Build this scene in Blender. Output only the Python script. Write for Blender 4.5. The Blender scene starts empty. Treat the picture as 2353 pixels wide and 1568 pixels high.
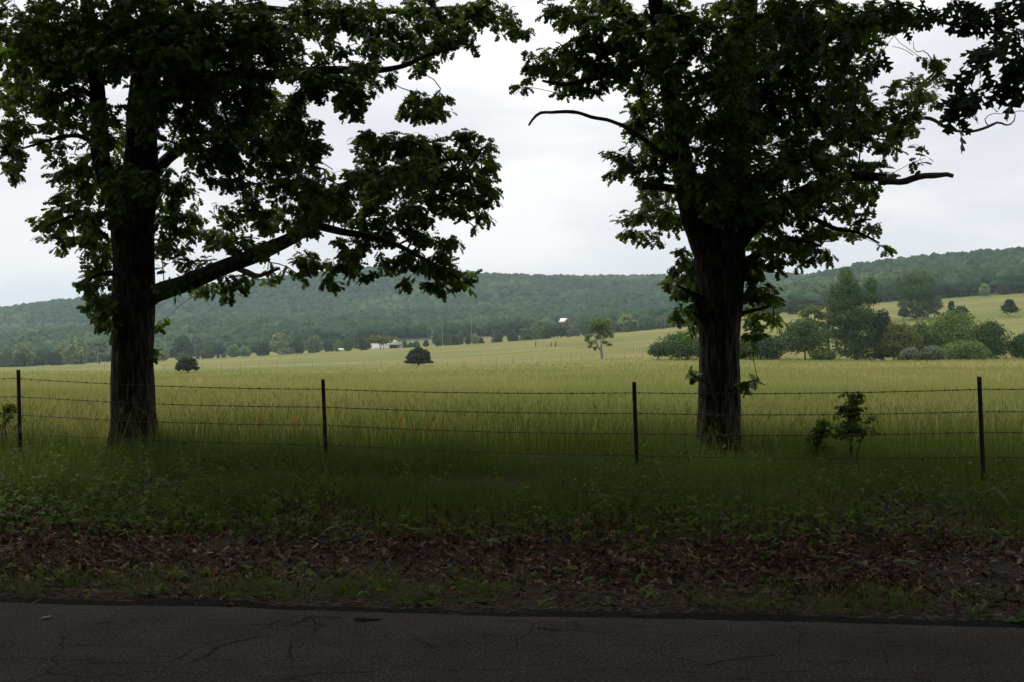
import bpy, math, random
import numpy as np
from mathutils import Vector

S = bpy.context.scene
COL = S.collection
R = math.radians

# ------------------------------------------------------------------ camera
W0, H0, FPX = 2353.0, 1568.0, 2300.0        # the photograph in viewing units; focal length in the same units
EYE = 1.6
cam_d = bpy.data.cameras.new("camera")
cam_d.sensor_width = 36.0
cam_d.lens = 36.0 * FPX / W0
cam_d.clip_start, cam_d.clip_end = 0.1, 20000
cam = bpy.data.objects.new("camera", cam_d)
COL.objects.link(cam)
cam.location = (0, 0, EYE)
cam.rotation_euler = (R(90), 0, 0)
S.camera = cam

# ------------------------------------------------------------------ sky, sun, exposure
SUN_EL, SUN_AZ = 52.0, 318.0                  # azimuth clockwise from +Y (ahead of the camera)
world = bpy.data.worlds.new("World")
S.world = world
world.use_nodes = True
wt = world.node_tree
wt.nodes.clear()


def N(nt, typ, **kw):
    n = nt.nodes.new(typ)
    for k, v in kw.items():
        if k == "inp":
            for a, b in v.items():
                n.inputs[a].default_value = b
        else:
            setattr(n, k, v)
    return n


def ramp(nt, stops, interp='LINEAR'):
    r = nt.nodes.new('ShaderNodeValToRGB')
    r.color_ramp.interpolation = interp
    el = r.color_ramp.elements
    while len(el) > 1:
        el.remove(el[0])
    el[0].position = stops[0][0]
    el[0].color = (*stops[0][1], 1)
    for p, c in stops[1:]:
        e = el.new(p)
        e.color = (*c, 1)
    return r


L = wt.links
out = N(wt, 'ShaderNodeOutputWorld')
bg = N(wt, 'ShaderNodeBackground', inp={'Strength': 0.1})
sky = N(wt, 'ShaderNodeTexSky', sky_type='NISHITA', sun_disc=False, sun_elevation=R(SUN_EL), sun_rotation=R(SUN_AZ), dust_density=3.0)
tc = N(wt, 'ShaderNodeTexCoord')
mp = N(wt, 'ShaderNodeMapping', inp={'Scale': (1.0, 1.0, 3.0), 'Location': (3.1, 0.4, 1.7)})
nz = N(wt, 'ShaderNodeTexNoise', inp={'Scale': 2.3, 'Detail': 5.0, 'Roughness': 0.52, 'Distortion': 0.35})
cr = ramp(wt, [(0.38, (8.3, 8.35, 8.8)), (0.50, (9.2, 9.15, 9.5)), (0.62, (11.3, 10.95, 10.8))])
sx = N(wt, 'ShaderNodeSeparateXYZ')
el = N(wt, 'ShaderNodeMapRange', inp={'From Min': 0.25, 'From Max': 1.0, 'To Min': 1.0, 'To Max': 1.9})
mul = N(wt, 'ShaderNodeVectorMath', operation='SCALE')
mix = N(wt, 'ShaderNodeMix', data_type='RGBA', inp={'Factor': 0.9})
L.new(tc.outputs['Generated'], mp.inputs['Vector'])
L.new(mp.outputs['Vector'], nz.inputs['Vector'])
L.new(nz.outputs['Fac'], cr.inputs['Fac'])
L.new(tc.outputs['Generated'], sx.inputs[0])
L.new(sx.outputs['Z'], el.inputs['Value'])
L.new(cr.outputs['Color'], mul.inputs[0])
L.new(el.outputs['Result'], mul.inputs['Scale'])
L.new(sky.outputs['Color'], mix.inputs['A'])
L.new(mul.outputs['Vector'], mix.inputs['B'])
L.new(mix.outputs['Result'], bg.inputs['Color'])
L.new(bg.outputs['Background'], out.inputs['Surface'])

sun_d = bpy.data.lights.new("sun", 'SUN')
sun_d.energy = 1.9
sun_d.angle = R(18)
sun_d.color = (1.0, 0.96, 0.9)
sun = bpy.data.objects.new("sun", sun_d)
COL.objects.link(sun)
sdir = Vector((math.sin(R(SUN_AZ)) * math.cos(R(SUN_EL)), math.cos(R(SUN_AZ)) * math.cos(R(SUN_EL)), math.sin(R(SUN_EL))))
sun.rotation_euler = sdir.to_track_quat('Z', 'Y').to_euler()

S.view_settings.view_transform = 'Standard'
S.view_settings.look = 'None'
S.view_settings.exposure = 0.0
S.view_settings.gamma = 1.0
S.render.engine = 'CYCLES'
S.cycles.use_denoising = True
S.cycles.max_bounces = 8
S.cycles.diffuse_bounces = 3
S.cycles.transmission_bounces = 4
S.cycles.transparent_max_bounces = 4
S.cycles.volume_bounces = 1
S.cycles.caustics_reflective = False
S.cycles.caustics_refractive = False

HAZE_DENSITY = 0.000135

# ------------------------------------------------------------------ helpers
def at(px, py, Y):
    return np.array([(px - W0 / 2) * Y / FPX, Y, EYE + (H0 / 2 - py) * Y / FPX])


def hash3(ix, iy, iz):
    h = (ix * 374761393 + iy * 668265263 + iz * 2147483647 // 7 + iz * 1274126177) & 0xffffffff
    h = ((h ^ (h >> 13)) * 1274126177) & 0xffffffff
    return ((h ^ (h >> 16)) & 0xffff) / 65535.0


def vnoise(p):
    p = np.asarray(p, float)
    i = np.floor(p).astype(np.int64)
    f = p - i
    f = f * f * (3 - 2 * f)
    r = 0
    for a in (0, 1):
        for b in (0, 1):
            for c in (0, 1):
                w = (f[..., 0] if a else 1 - f[..., 0]) * (f[..., 1] if b else 1 - f[..., 1]) * (f[..., 2] if c else 1 - f[..., 2])
                r = r + w * hash3(i[..., 0] + a, i[..., 1] + b, i[..., 2] + c)
    return r * 2 - 1


class MB:
    """collects vertices and faces (numpy) for ONE mesh object"""
    def __init__(self):
        self.v, self.f, self.a, self.n = [], [], [], 0

    def add(self, v, faces, rnd=0.5):
        v = np.asarray(v, np.float32).reshape(-1, 3)
        if len(v) == 0:
            return self
        if not isinstance(faces, list):
            faces = [faces]
        for f in faces:
            self.f.append(np.asarray(f, np.int64) + self.n)
        self.v.append(v)
        a = np.empty(len(v), np.float32)
        a[:] = rnd
        self.a.append(a)
        self.n += len(v)
        return self

    def box(self, c, s, rz=0.0, rnd=0.5):
        p = np.array([[x, y, z] for x in (-.5, .5) for y in (-.5, .5) for z in (-.5, .5)]) * np.asarray(s)
        ca, sa = math.cos(rz), math.sin(rz)
        q = p.copy()
        q[:, 0] = p[:, 0] * ca - p[:, 1] * sa
        q[:, 1] = p[:, 0] * sa + p[:, 1] * ca
        return self.add(q + np.asarray(c), np.array([[0, 1, 3, 2], [4, 6, 7, 5], [0, 4, 5, 1], [2, 3, 7, 6], [0, 2, 6, 4], [1, 5, 7, 3]]), rnd)

    def tube(self, pts, rad, sides=8, rough=0.0, rfreq=6.0, cap=True, seed=0):
        pts = np.asarray(pts, float)
        n = len(pts)
        rad = np.broadcast_to(np.asarray(rad, float), (n,))
        t = np.gradient(pts, axis=0)
        t /= np.linalg.norm(t, axis=1, keepdims=True) + 1e-9
        ref = np.array([0.31, 0.95, 0.05]) if abs(t[0] @ np.array([0.31, 0.95, 0.05])) < 0.9 else np.array([1., 0, 0])
        u = ref - t * (t @ ref)[:, None]
        u /= np.linalg.norm(u, axis=1, keepdims=True) + 1e-9
        w = np.cross(t, u)
        an = np.linspace(0, 2 * np.pi, sides, endpoint=False)
        ring = u[:, None] * np.cos(an)[None, :, None] + w[:, None] * np.sin(an)[None, :, None]
        rr = rad[:, None] * np.ones(sides)
        v = pts[:, None] + ring * rr[..., None]
        if rough:
            q = np.concatenate([ring * 1.0, np.zeros_like(ring[..., :1])], -1)[..., :3] * rfreq * 0.6
            q = q + (np.cumsum(np.r_[0, np.linalg.norm(np.diff(pts, axis=0), axis=1)])[:, None, None] * np.array([0.9, 0.7, 1.3])) + seed * 7.3
            d = vnoise(q) * 0.5 + vnoise(q * 2.3) * 0.35 + vnoise(q * np.array([5, 5, 5.])) * 0.2
            v = v + ring * (rr * rough * d)[..., None]
        i = np.arange(n - 1)[:, None] * sides
        j = np.arange(sides)[None]
        k = (j + 1) % sides
        fa = np.stack([i + j, i + k, i + sides + k, i + sides + j], -1).reshape(-1, 4)
        fs = [fa]
        if cap and sides >= 3:
            fs.append(np.arange((n - 1) * sides, n * sides)[None])
        return self.add(v.reshape(-1, 3), fs)

    def build(self, name, mat, parent=None, loc=(0, 0, 0), smooth=False):
        me = bpy.data.meshes.new(name)
        v = np.concatenate(self.v) - np.asarray(loc, np.float32)
        tot = np.concatenate([np.full(len(f), f.shape[1], np.int32) for f in self.f])
        idx = np.concatenate([f.ravel() for f in self.f]).astype(np.int32)
        me.vertices.add(len(v))
        me.vertices.foreach_set("co", v.astype(np.float32).ravel())
        me.loops.add(len(idx))
        me.loops.foreach_set("vertex_index", idx)
        me.polygons.add(len(tot))
        me.polygons.foreach_set("loop_start", np.r_[0, np.cumsum(tot)[:-1]].astype(np.int32))
        if smooth:
            me.polygons.foreach_set("use_smooth", np.ones(len(tot), bool))
        at_ = me.attributes.new("rnd", 'FLOAT', 'POINT')
        at_.data.foreach_set("value", np.concatenate(self.a))
        me.update(calc_edges=True)
        if mat:
            me.materials.append(mat)
        o = bpy.data.objects.new(name, me)
        COL.objects.link(o)
        if parent is not None:
            o.parent = parent
        else:
            o.location = loc
        return o


def tag(o, label=None, cat=None, group=None, kind=None):
    for k, v in (("label", label), ("category", cat), ("group", group), ("kind", kind)):
        if v:
            o[k] = v
    return o


def thing(name, loc, label, cat, group=None):
    o = bpy.data.objects.new(name, None)
    o.empty_display_size = 0.2
    COL.objects.link(o)
    o.location = [float(c) for c in loc]
    return tag(o, label, cat, group)


def unit(v):
    return v / (np.linalg.norm(v, axis=-1, keepdims=True) + 1e-9)


def scatter(mb, tv, tf, pos, ax, nrm, scale, rnd, wscale=None):
    """template (length along +Y, face normal +Z) set at many positions"""
    n = len(pos)
    if n == 0:
        return
    y = unit(ax)
    x = unit(np.cross(y, nrm))
    z = np.cross(x, y)
    sc = np.broadcast_to(np.asarray(scale, float), (n,))
    wx = sc if wscale is None else np.broadcast_to(np.asarray(wscale, float), (n,))
    tv = np.asarray(tv, float)
    v = pos[:, None] + (x[:, None] * tv[None, :, :1]) * wx[:, None, None] + (y[:, None] * tv[None, :, 1:2] + z[:, None] * tv[None, :, 2:3]) * sc[:, None, None]
    k = len(tv)
    off = np.arange(n)[:, None, None] * k
    fs = [(np.asarray(f)[None] + off).reshape(-1, np.asarray(f).shape[1]) for f in tf]
    mb.add(v.reshape(-1, 3), fs, np.repeat(np.broadcast_to(np.asarray(rnd, float), (n,)), k))


def leaf_template(outline, fold=0.18, droop=0.25):
    """outline: (half width, y) from base to tip; two folded halves of quads"""
    o = np.array(outline, float)
    k = len(o)
    zz = lambda y: -droop * y ** 2
    mid = np.c_[np.zeros(k), o[:, 1], zz(o[:, 1])]
    rt = np.c_[o[:, 0], o[:, 1], zz(o[:, 1]) + fold * o[:, 0]]
    lf = rt * np.array([-1, 1, 1])
    v = np.concatenate([mid, rt, lf])
    q = []
    for i in range(k - 1):
        q.append([i, k + i, k + i + 1, i + 1])
        q.append([i + 1, 2 * k + i + 1, 2 * k + i, i])
    return v, [np.array(q)]


OAK = leaf_template([(.012, -.12), (.015, 0), (.13, .14), (.07, .22), (.27, .38), (.09, .44), (.37, .64), (.13, .68), (.26, .88), (.06, 1.0)])
OAK_NEAR = leaf_template([(.010, -.15), (.012, 0), (.10, .10), (.13, .16), (.045, .20), (.06, .26), (.21, .36), (.235, .42), (.06, .42), (.065, .49), (.28, .62), (.31, .69),
                          (.08, .66), (.085, .72), (.22, .86), (.21, .93), (.10, .90), (.02, 1.02)])
LEAF = leaf_template([(.03, 0), (.24, .28), (.27, .5), (.15, .8), (.0, 1.0)], .2, .3)
LEAFLET = leaf_template([(.05, 0), (.25, .4), (.0, 1.0)], .25, .2)
QUAD = (np.array([[-.5, 0, 0], [0.05, -.55, 0.08], [.5, .05, 0], [-.05, .5, .1]]), [np.array([[0, 1, 2, 3]])])
CLUMP = (np.array([[-.5, -.1, 0], [-.1, -.45, .1], [.42, -.3, -.05], [.5, .2, .06], [.1, .5, -.1], [-.38, .35, .05]]), [np.array([[0, 1, 2, 5], [5, 2, 3, 4]])])
BLADE = (np.array([[-.5, 0, 0], [.5, 0, 0], [-.4, .42, -.02], [.4, .42, -.02], [-.22, .78, -.14], [.22, .78, -.14], [0, 1.0, -.34]]),
         [np.array([[0, 1, 3, 2], [2, 3, 5, 4]]), np.array([[4, 5, 6]])])
BLADE3 = (np.array([[-.5, 0, 0], [.5, 0, 0], [-.32, .6, -.06], [.32, .6, -.06], [0, 1.0, -.25]]), [np.array([[0, 1, 3, 2]]), np.array([[2, 3, 4]])])


# ------------------------------------------------------------------ materials
def new_mat(name):
    m = bpy.data.materials.new(name)
    m.use_nodes = True
    m.node_tree.nodes.clear()
    return m, m.node_tree, m.node_tree.nodes.new('ShaderNodeOutputMaterial')


def leaf_mat(name, stops, transl=0.3, rough=0.55, spec=0.25, tcol=(1.15, 1.25, 0.55), patch=None):
    m, t, o = new_mat(name)
    a = N(t, 'ShaderNodeAttribute', attribute_name='rnd')
    r = ramp(t, stops)
    t.links.new(a.outputs['Fac'], r.inputs['Fac'])
    col = r.outputs['Color']
    if patch:                                     # broad patches of another growth, in ground metres
        g = N(t, 'ShaderNodeNewGeometry')
        mpp = N(t, 'ShaderNodeMapping', inp={'Scale': patch[1]})
        n = N(t, 'ShaderNodeTexNoise', inp={'Scale': 1.0, 'Detail': 3.0})
        pr = N(t, 'ShaderNodeMapRange', inp={'From Min': .42, 'From Max': .62, 'To Min': 0.0, 'To Max': patch[2]})
        mx = N(t, 'ShaderNodeMix', data_type='RGBA', blend_type='MULTIPLY', inp={'B': (*patch[0], 1)})
        t.links.new(g.outputs['Position'], mpp.inputs['Vector'])
        t.links.new(mpp.outputs['Vector'], n.inputs['Vector'])
        t.links.new(n.outputs['Fac'], pr.inputs['Value'])
        t.links.new(pr.outputs['Result'], mx.inputs['Factor'])
        t.links.new(col, mx.inputs['A'])
        col = mx.outputs['Result']
    p = N(t, 'ShaderNodeBsdfPrincipled', inp={'Roughness': rough, 'Specular IOR Level': spec})
    t.links.new(col, p.inputs['Base Color'])
    if transl > 0:
        tr = N(t, 'ShaderNodeBsdfTranslucent')
        vm = N(t, 'ShaderNodeVectorMath', operation='MULTIPLY', inp={1: tcol})
        t.links.new(col, vm.inputs[0])
        t.links.new(vm.outputs['Vector'], tr.inputs['Color'])
        ms = N(t, 'ShaderNodeMixShader', inp={'Fac': transl})
        t.links.new(p.outputs[0], ms.inputs[1])
        t.links.new(tr.outputs[0], ms.inputs[2])
        t.links.new(ms.outputs[0], o.inputs['Surface'])
    else:
        t.links.new(p.outputs[0], o.inputs['Surface'])
    return m


def noise_mat(name, stops, scale=(1, 1, 1), nscale=5.0, detail=6.0, rough=0.9, bump=0.0, dist=0.02, spec=0.2, nrough=0.55, metal=0.0):
    m, t, o = new_mat(name)
    tcn = N(t, 'ShaderNodeTexCoord')
    mpn = N(t, 'ShaderNodeMapping', inp={'Scale': scale})
    n = N(t, 'ShaderNodeTexNoise', inp={'Scale': nscale, 'Detail': detail, 'Roughness': nrough})
    r = ramp(t, stops)
    p = N(t, 'ShaderNodeBsdfPrincipled', inp={'Roughness': rough, 'Specular IOR Level': spec, 'Metallic': metal})
    t.links.new(tcn.outputs['Object'], mpn.inputs['Vector'])
    t.links.new(mpn.outputs['Vector'], n.inputs['Vector'])
    t.links.new(n.outputs['Fac'], r.inputs['Fac'])
    t.links.new(r.outputs['Color'], p.inputs['Base Color'])
    if bump:
        b = N(t, 'ShaderNodeBump', inp={'Strength': bump, 'Distance': dist})
        t.links.new(n.outputs['Fac'], b.inputs['Height'])
        t.links.new(b.outputs['Normal'], p.inputs['Normal'])
    t.links.new(p.outputs[0], o.inputs['Surface'])
    return m


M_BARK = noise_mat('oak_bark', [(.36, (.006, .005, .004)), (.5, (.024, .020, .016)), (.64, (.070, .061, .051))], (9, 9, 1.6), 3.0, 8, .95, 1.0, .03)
M_TWIG = noise_mat('twig_bark', [(.3, (.03, .024, .018)), (.7, (.08, .065, .05))], (4, 4, 4), 4, 4, .9)
M_PALEBARK = noise_mat('pale_bark', [(.3, (.13, .115, .095)), (.7, (.24, .21, .18))], (3, 3, 1), 3, 4, .9)
M_BROWNBARK = noise_mat('brown_bark', [(.3, (.05, .04, .03)), (.7, (.12, .10, .08))], (3, 3, 1), 3, 4, .9)
M_DEAD = noise_mat('dead_wood', [(.3, (.05, .043, .037)), (.7, (.12, .105, .09))], (5, 5, 5), 4, 5, .9, .5, .01)
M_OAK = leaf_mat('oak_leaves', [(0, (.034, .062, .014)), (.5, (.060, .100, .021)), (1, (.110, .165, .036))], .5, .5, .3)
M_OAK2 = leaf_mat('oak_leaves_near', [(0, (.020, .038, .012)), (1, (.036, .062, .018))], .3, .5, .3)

# ------------------------------------------------------------------ lie of the land
TU = np.array([-1600, -300, 0, 430, 850, 1134, 1378, 1530, 1700, 1900, 2050, 2200, 2353, 2900, 4200], float)
TY = np.array([60, 120, 165, 200, 300, 400, 500, 580, 700, 900, 960, 1250, 1500, 1900, 2600, 5000], float)
TP = np.array([
    [887, 886, 886, 886, 884, 882, 880, 878, 876, 874, 873, 872, 871, 869, 868],
    [866, 866, 866, 864, 860, 856, 852, 848, 845, 843, 841, 839, 837, 832, 828],
    [860, 858, 858, 857, 852, 845, 836, 829, 828, 828, 828, 827, 826, 820, 812],
    [857, 855, 855, 853, 846, 836, 823, 815, 812, 810, 808, 806, 805, 798, 785],
    [850, 849, 849, 840, 825, 811, 794, 783, 774, 765, 760, 756, 751, 740, 720],
    [846, 845, 845, 826, 803, 787, 768, 754, 742, 728, 716, 705, 695, 675, 650],
    [852, 851, 851, 832, 809, 793, 774, 760, 735, 712, 701, 692, 681, 655, 620],
    [856, 855, 855, 836, 812, 796, 776, 763, 731, 702, 690, 680, 670, 640, 600],
    [848, 843, 840, 818, 785, 777, 768, 757, 727, 690, 668, 655, 645, 615, 580],
    [825, 816, 812, 792, 765, 755, 748, 745, 722, 668, 640, 617, 604, 585, 565],
    [818, 808, 803, 784, 757, 749, 742, 739, 716, 659, 632, 610, 599, 582, 565],
    [795, 776, 769, 738, 702, 703, 704, 703, 690, 668, 665, 662, 660, 650, 640],
    [759, 732, 719, 679, 627, 637, 645, 642, 646, 628, 646, 660, 660, 650, 650],
    [790, 770, 760, 735, 705, 710, 715, 715, 715, 705, 705, 705, 705, 705, 705],
    [790, 785, 780, 765, 755, 755, 755, 755, 755, 755, 755, 755, 755, 755, 755],
    [788, 787, 785, 780, 775, 775, 775, 775, 775, 775, 775, 775, 775, 775, 775]], float)
# resample to a fine smooth table of heights
_U = np.linspace(-1600, 4200, 233)
_LY = np.linspace(math.log(60), math.log(5000), 200)
_t = np.array([np.interp(_U, TU, r) for r in TP])
_t = np.array([np.interp(_LY, np.log(TY), _t[:, j]) for j in range(len(_U))]).T


def _smooth(a, k, axis):
    w = np.hanning(2 * k + 3)[1:-1]
    w /= w.sum()
    p = [(0, 0), (0, 0)]
    p[axis] = (k, k)
    b = np.pad(a, p, mode='edge')
    return np.apply_along_axis(lambda r: np.convolve(r, w, 'valid'), axis, b)


_t = _smooth(_smooth(_t, 3, 0), 5, 1)
_Z = EYE + (H0 / 2 - _t) * np.exp(_LY)[:, None] / FPX


def edge_y(x):
    return 5.89 - 0.093 * x


def zground(X, Y):
    X, Y = np.asarray(X, float), np.asarray(Y, float)
    e = Y - edge_y(X)
    near = np.interp(e, [-60, -9, -7.5, -6.3, 0, .5, 1.2, 2.2, 4, 8, 16, 60], [.3, .1, -.15, -.06, -.06, -.07, -.10, -.03, .05, 0.04, -.10, -1.1])
    Yc = np.maximum(Y, 60)
    u = np.clip(X / np.maximum(Y, 30) * FPX + W0 / 2, -1599, 4199)
    fu = (u + 1600) / 5800 * 232
    fy = np.clip((np.log(Yc) - _LY[0]) / (_LY[1] - _LY[0]), 0, 198.999)
    iu, iy = np.minimum(fu.astype(int), 231), fy.astype(int)
    a, b = fu - iu, fy - iy
    far = (_Z[iy, iu] * (1 - a) + _Z[iy, iu + 1] * a) * (1 - b) + (_Z[iy + 1, iu] * (1 - a) + _Z[iy + 1, iu + 1] * a) * b
    s = np.clip((Y - 16) / 50, 0, 1)
    s = s * s * (3 - 2 * s)
    z = near * (1 - s) + far * s
    p = np.stack([X, Y, np.zeros_like(X)], -1)
    z = z + vnoise(p * np.array([.35, .35, 0]) + 3) * .03 * np.clip((e - .6) / 2, 0, 1)
    z = z + vnoise(p * np.array([.03, .03, 0]) + 9) * .25 * np.clip((Y - 30) / 80, 0, 1) * np.clip((420 - Y) / 200, 0, 1)
    z = z + vnoise(p * np.array([.006, .006, 0]) + 5) * 9 * np.clip((Y - 640) / 300, 0, 1)
    return z


def ground_at(px, Y):
    x = (px - W0 / 2) * Y / FPX
    return np.array([x, Y, float(zground(x, Y))])


def ground_sheet(name, ys, mat):
    us = np.sinh(np.linspace(-2.2, 2.2, 221)) / math.sinh(2.2) * 1.5
    yy = np.asarray(ys)
    X = us[None] * np.maximum(yy + 8, 30)[:, None]
    Y = np.repeat(yy[:, None], len(us), 1)
    Z = zground(X, Y)
    v = np.stack([X, Y, Z], -1).reshape(-1, 3)
    n, m = len(yy), len(us)
    i = np.arange(n - 1)[:, None] * m
    j = np.arange(m - 1)[None]
    f = np.stack([i + j, i + j + 1, i + m + j + 1, i + m + j], -1).reshape(-1, 4)
    o = MB().add(v, f).build(name, mat, smooth=True)
    return tag(o, kind='structure')


M_SOIL = noise_mat('verge_soil', [(.3, (.018, .013, .010)), (.5, (.04, .028, .02)), (.7, (.065, .045, .03))], (1, 1, 1), 14, 8, .95, .6, .02)


def field_material():
    m, t, o = new_mat('meadow_grass_far')
    g = N(t, 'ShaderNodeNewGeometry')
    p = N(t, 'ShaderNodeBsdfPrincipled', inp={'Roughness': .9, 'Specular IOR Level': .1})
    a1 = N(t, 'ShaderNodeMapping', inp={'Scale': (.012, .03, 0), 'Location': (2.3, 1.1, 0)})
    n1 = N(t, 'ShaderNodeTexNoise', inp={'Scale': 1.0, 'Detail': 4, 'Roughness': .6})
    r1 = ramp(t, [(.38, (.108, .128, .028)), (.5, (.150, .148, .038)), (.62, (.188, .165, .052))])
    a2 = N(t, 'ShaderNodeMapping', inp={'Scale': (.25, .4, 0)})
    n2 = N(t, 'ShaderNodeTexNoise', inp={'Scale': 1.0, 'Detail': 6, 'Roughness': .75})
    r2 = ramp(t, [(.3, (.62, .68, .60)), (.7, (1.3, 1.26, 1.25))])
    mx = N(t, 'ShaderNodeMix', data_type='RGBA', blend_type='MULTIPLY', inp={'Factor': 1.0})
    for a, n, r in ((a1, n1, r1), (a2, n2, r2)):
        t.links.new(g.outputs['Position'], a.inputs['Vector'])
        t.links.new(a.outputs['Vector'], n.inputs['Vector'])
        t.links.new(n.outputs['Fac'], r.inputs['Fac'])
    t.links.new(r1.outputs['Color'], mx.inputs['A'])
    t.links.new(r2.outputs['Color'], mx.inputs['B'])
    t.links.new(mx.outputs['Result'], p.inputs['Base Color'])
    t.links.new(p.outputs[0], o.inputs['Surface'])
    return m


M_FIELD = field_material()
M_HILL = noise_mat('forest_floor', [(.3, (.020, .030, .014)), (.7, (.035, .05, .02))], (1, 1, 1), .05, 5, .95)
YB0, YB1 = 13.4, 690.0
ys_near = np.r_[np.linspace(-70, -9, 24), np.linspace(-8, 4.8, 26), np.linspace(5.0, YB0, 70)]
ys_field = np.r_[np.linspace(YB0, 60, 60), np.exp(np.linspace(math.log(62), math.log(YB1), 110))]
ys_hill = np.exp(np.linspace(math.log(YB1), math.log(5000), 90))
ground_sheet('verge', ys_near, M_SOIL)
ground_sheet('meadow', ys_field, M_FIELD)
ground_sheet('hills', ys_hill, M_HILL)


# road: a slab with a crumbled edge on a darker, wider base course
def asphalt():
    m, t, o = new_mat('old_asphalt')
    g = N(t, 'ShaderNodeNewGeometry')
    p = N(t, 'ShaderNodeBsdfPrincipled', inp={'Roughness': .95, 'Specular IOR Level': .08})
    nf = N(t, 'ShaderNodeTexNoise', inp={'Scale': 62.0, 'Detail': 5, 'Roughness': .75})
    nb = N(t, 'ShaderNodeTexNoise', inp={'Scale': 2.2, 'Detail': 6, 'Roughness': .65})
    rf = ramp(t, [(.32, (.016, .013, .011)), (.5, (.044, .037, .031)), (.6, (.072, .060, .050)), (.68, (.22, .19, .165))])
    rb = ramp(t, [(.3, (.72, .72, .72)), (.7, (1.2, 1.18, 1.15))])
    ml = N(t, 'ShaderNodeMapping', inp={'Scale': (1.1, 7.0, 1)})
    nl = N(t, 'ShaderNodeTexNoise', inp={'Scale': 3.0, 'Detail': 6, 'Roughness': .7})
    rl = ramp(t, [(.34, (.45, .45, .45)), (.44, (1, 1, 1))])
    wd = N(t, 'ShaderNodeTexNoise', inp={'Scale': 2.6, 'Detail': 5})
    wa = N(t, 'ShaderNodeVectorMath', operation='MULTIPLY_ADD', inp={1: (.35, .35, 0)})
    vc = N(t, 'ShaderNodeTexVoronoi', feature='DISTANCE_TO_EDGE', inp={'Scale': 1.15})
    rc = ramp(t, [(.0, (.35, .35, .35)), (.005, (.5, .5, .5)), (.010, (1, 1, 1))])
    vc2 = N(t, 'ShaderNodeTexVoronoi', feature='DISTANCE_TO_EDGE', inp={'Scale': 3.7})
    rc2 = ramp(t, [(.0, (.4, .4, .4)), (.012, (1, 1, 1))])
    nm = N(t, 'ShaderNodeTexNoise', inp={'Scale': .7, 'Detail': 2})
    rm = ramp(t, [(.5, (0, 0, 0)), (.58, (1, 1, 1))])
    nm2 = N(t, 'ShaderNodeTexNoise', inp={'Scale': 1.7, 'Detail': 3})
    rm2 = ramp(t, [(.44, (0, 0, 0)), (.54, (1, 1, 1))])
    P = g.outputs['Position']
    K = t.links.new
    K(P, nm2.inputs['Vector']); K(nm2.outputs['Fac'], rm2.inputs['Fac'])
    for n in (nf, nb, wd, nm):
        K(P, n.inputs['Vector'])
    K(P, ml.inputs['Vector']); K(ml.outputs[0], nl.inputs['Vector'])
    K(wd.outputs['Color'], wa.inputs[0]); K(P, wa.inputs[2])
    K(wa.outputs[0], vc.inputs['Vector']); K(wa.outputs[0], vc2.inputs['Vector'])
    K(nf.outputs['Fac'], rf.inputs['Fac']); K(nb.outputs['Fac'], rb.inputs['Fac']); K(nl.outputs['Fac'], rl.inputs['Fac'])
    K(vc.outputs['Distance'], rc.inputs['Fac']); K(vc2.outputs['Distance'], rc2.inputs['Fac']); K(nm.outputs['Fac'], rm.inputs['Fac'])
    c = rf.outputs['Color']
    for src, fac in ((rb, None), (rl, None), (rc, rm2), (rc2, rm)):
        mx = N(t, 'ShaderNodeMix', data_type='RGBA', blend_type='MULTIPLY', inp={'Factor': 1.0})
        if fac:
            K(fac.outputs['Color'], mx.inputs['Factor'])
        K(c, mx.inputs['A']); K(src.outputs['Color'], mx.inputs['B'])
        c = mx.outputs['Result']
    b = N(t, 'ShaderNodeBump', inp={'Strength': .5, 'Distance': .01})
    K(nf.outputs['Fac'], b.inputs['Height'])
    K(b.outputs['Normal'], p.inputs['Normal'])
    K(c, p.inputs['Base Color']); K(p.outputs[0], o.inputs['Surface'])
    return m


M_ASPHALT = asphalt()
M_TAR_SHADE = noise_mat('tar_shade', [(.35, (.006, .006, .006)), (.6, (.014, .013, .012)), (.75, (.06, .052, .045))], (1, 1, 1), 60, 5, 1.0, .6, .01, spec=.03)  # near-black tar, also painted as shade for the edge drop and the pothole


def road_slab(name, top, off, amp, mat, bottom, back):
    xs = np.r_[np.linspace(-60, -7, 50), np.linspace(-6.95, 6.95, 700), np.linspace(7, 60, 50)]
    q = np.c_[xs, xs * 0, xs * 0]
    ey = edge_y(xs) + off + amp * (vnoise(q * 1.1 + off) * .6 + vnoise(q * 3.7) * .35 + vnoise(q * 14.) * .16 + vnoise(q * 40.) * .08)
    rows = [(np.full_like(xs, 0) + back + edge_y(xs) - 5.89, top), (ey - 2.0, top), (ey - .3, top), (ey - .015, top), (ey, top - .008), (ey + .006, bottom)]
    v = np.stack([np.stack([xs, y, np.full_like(xs, z)], -1) for y, z in rows])
    m = len(xs)
    i = np.arange(len(rows) - 1)[:, None] * m
    j = np.arange(m - 1)[None]
    f = np.stack([i + j, i + j + 1, i + m + j + 1, i + m + j], -1).reshape(-1, 4)
    return tag(MB().add(v.reshape(-1, 3), f).build(name, mat), kind='structure')


road_slab('road', 0.0, -.03, .035, M_ASPHALT, -.05, -1.1)
road_slab('road_base', -.026, .20, .10, M_TAR_SHADE, -.12, -1.2)  # dark strip: tar, with the edge drop's shadow put into its colour

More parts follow.
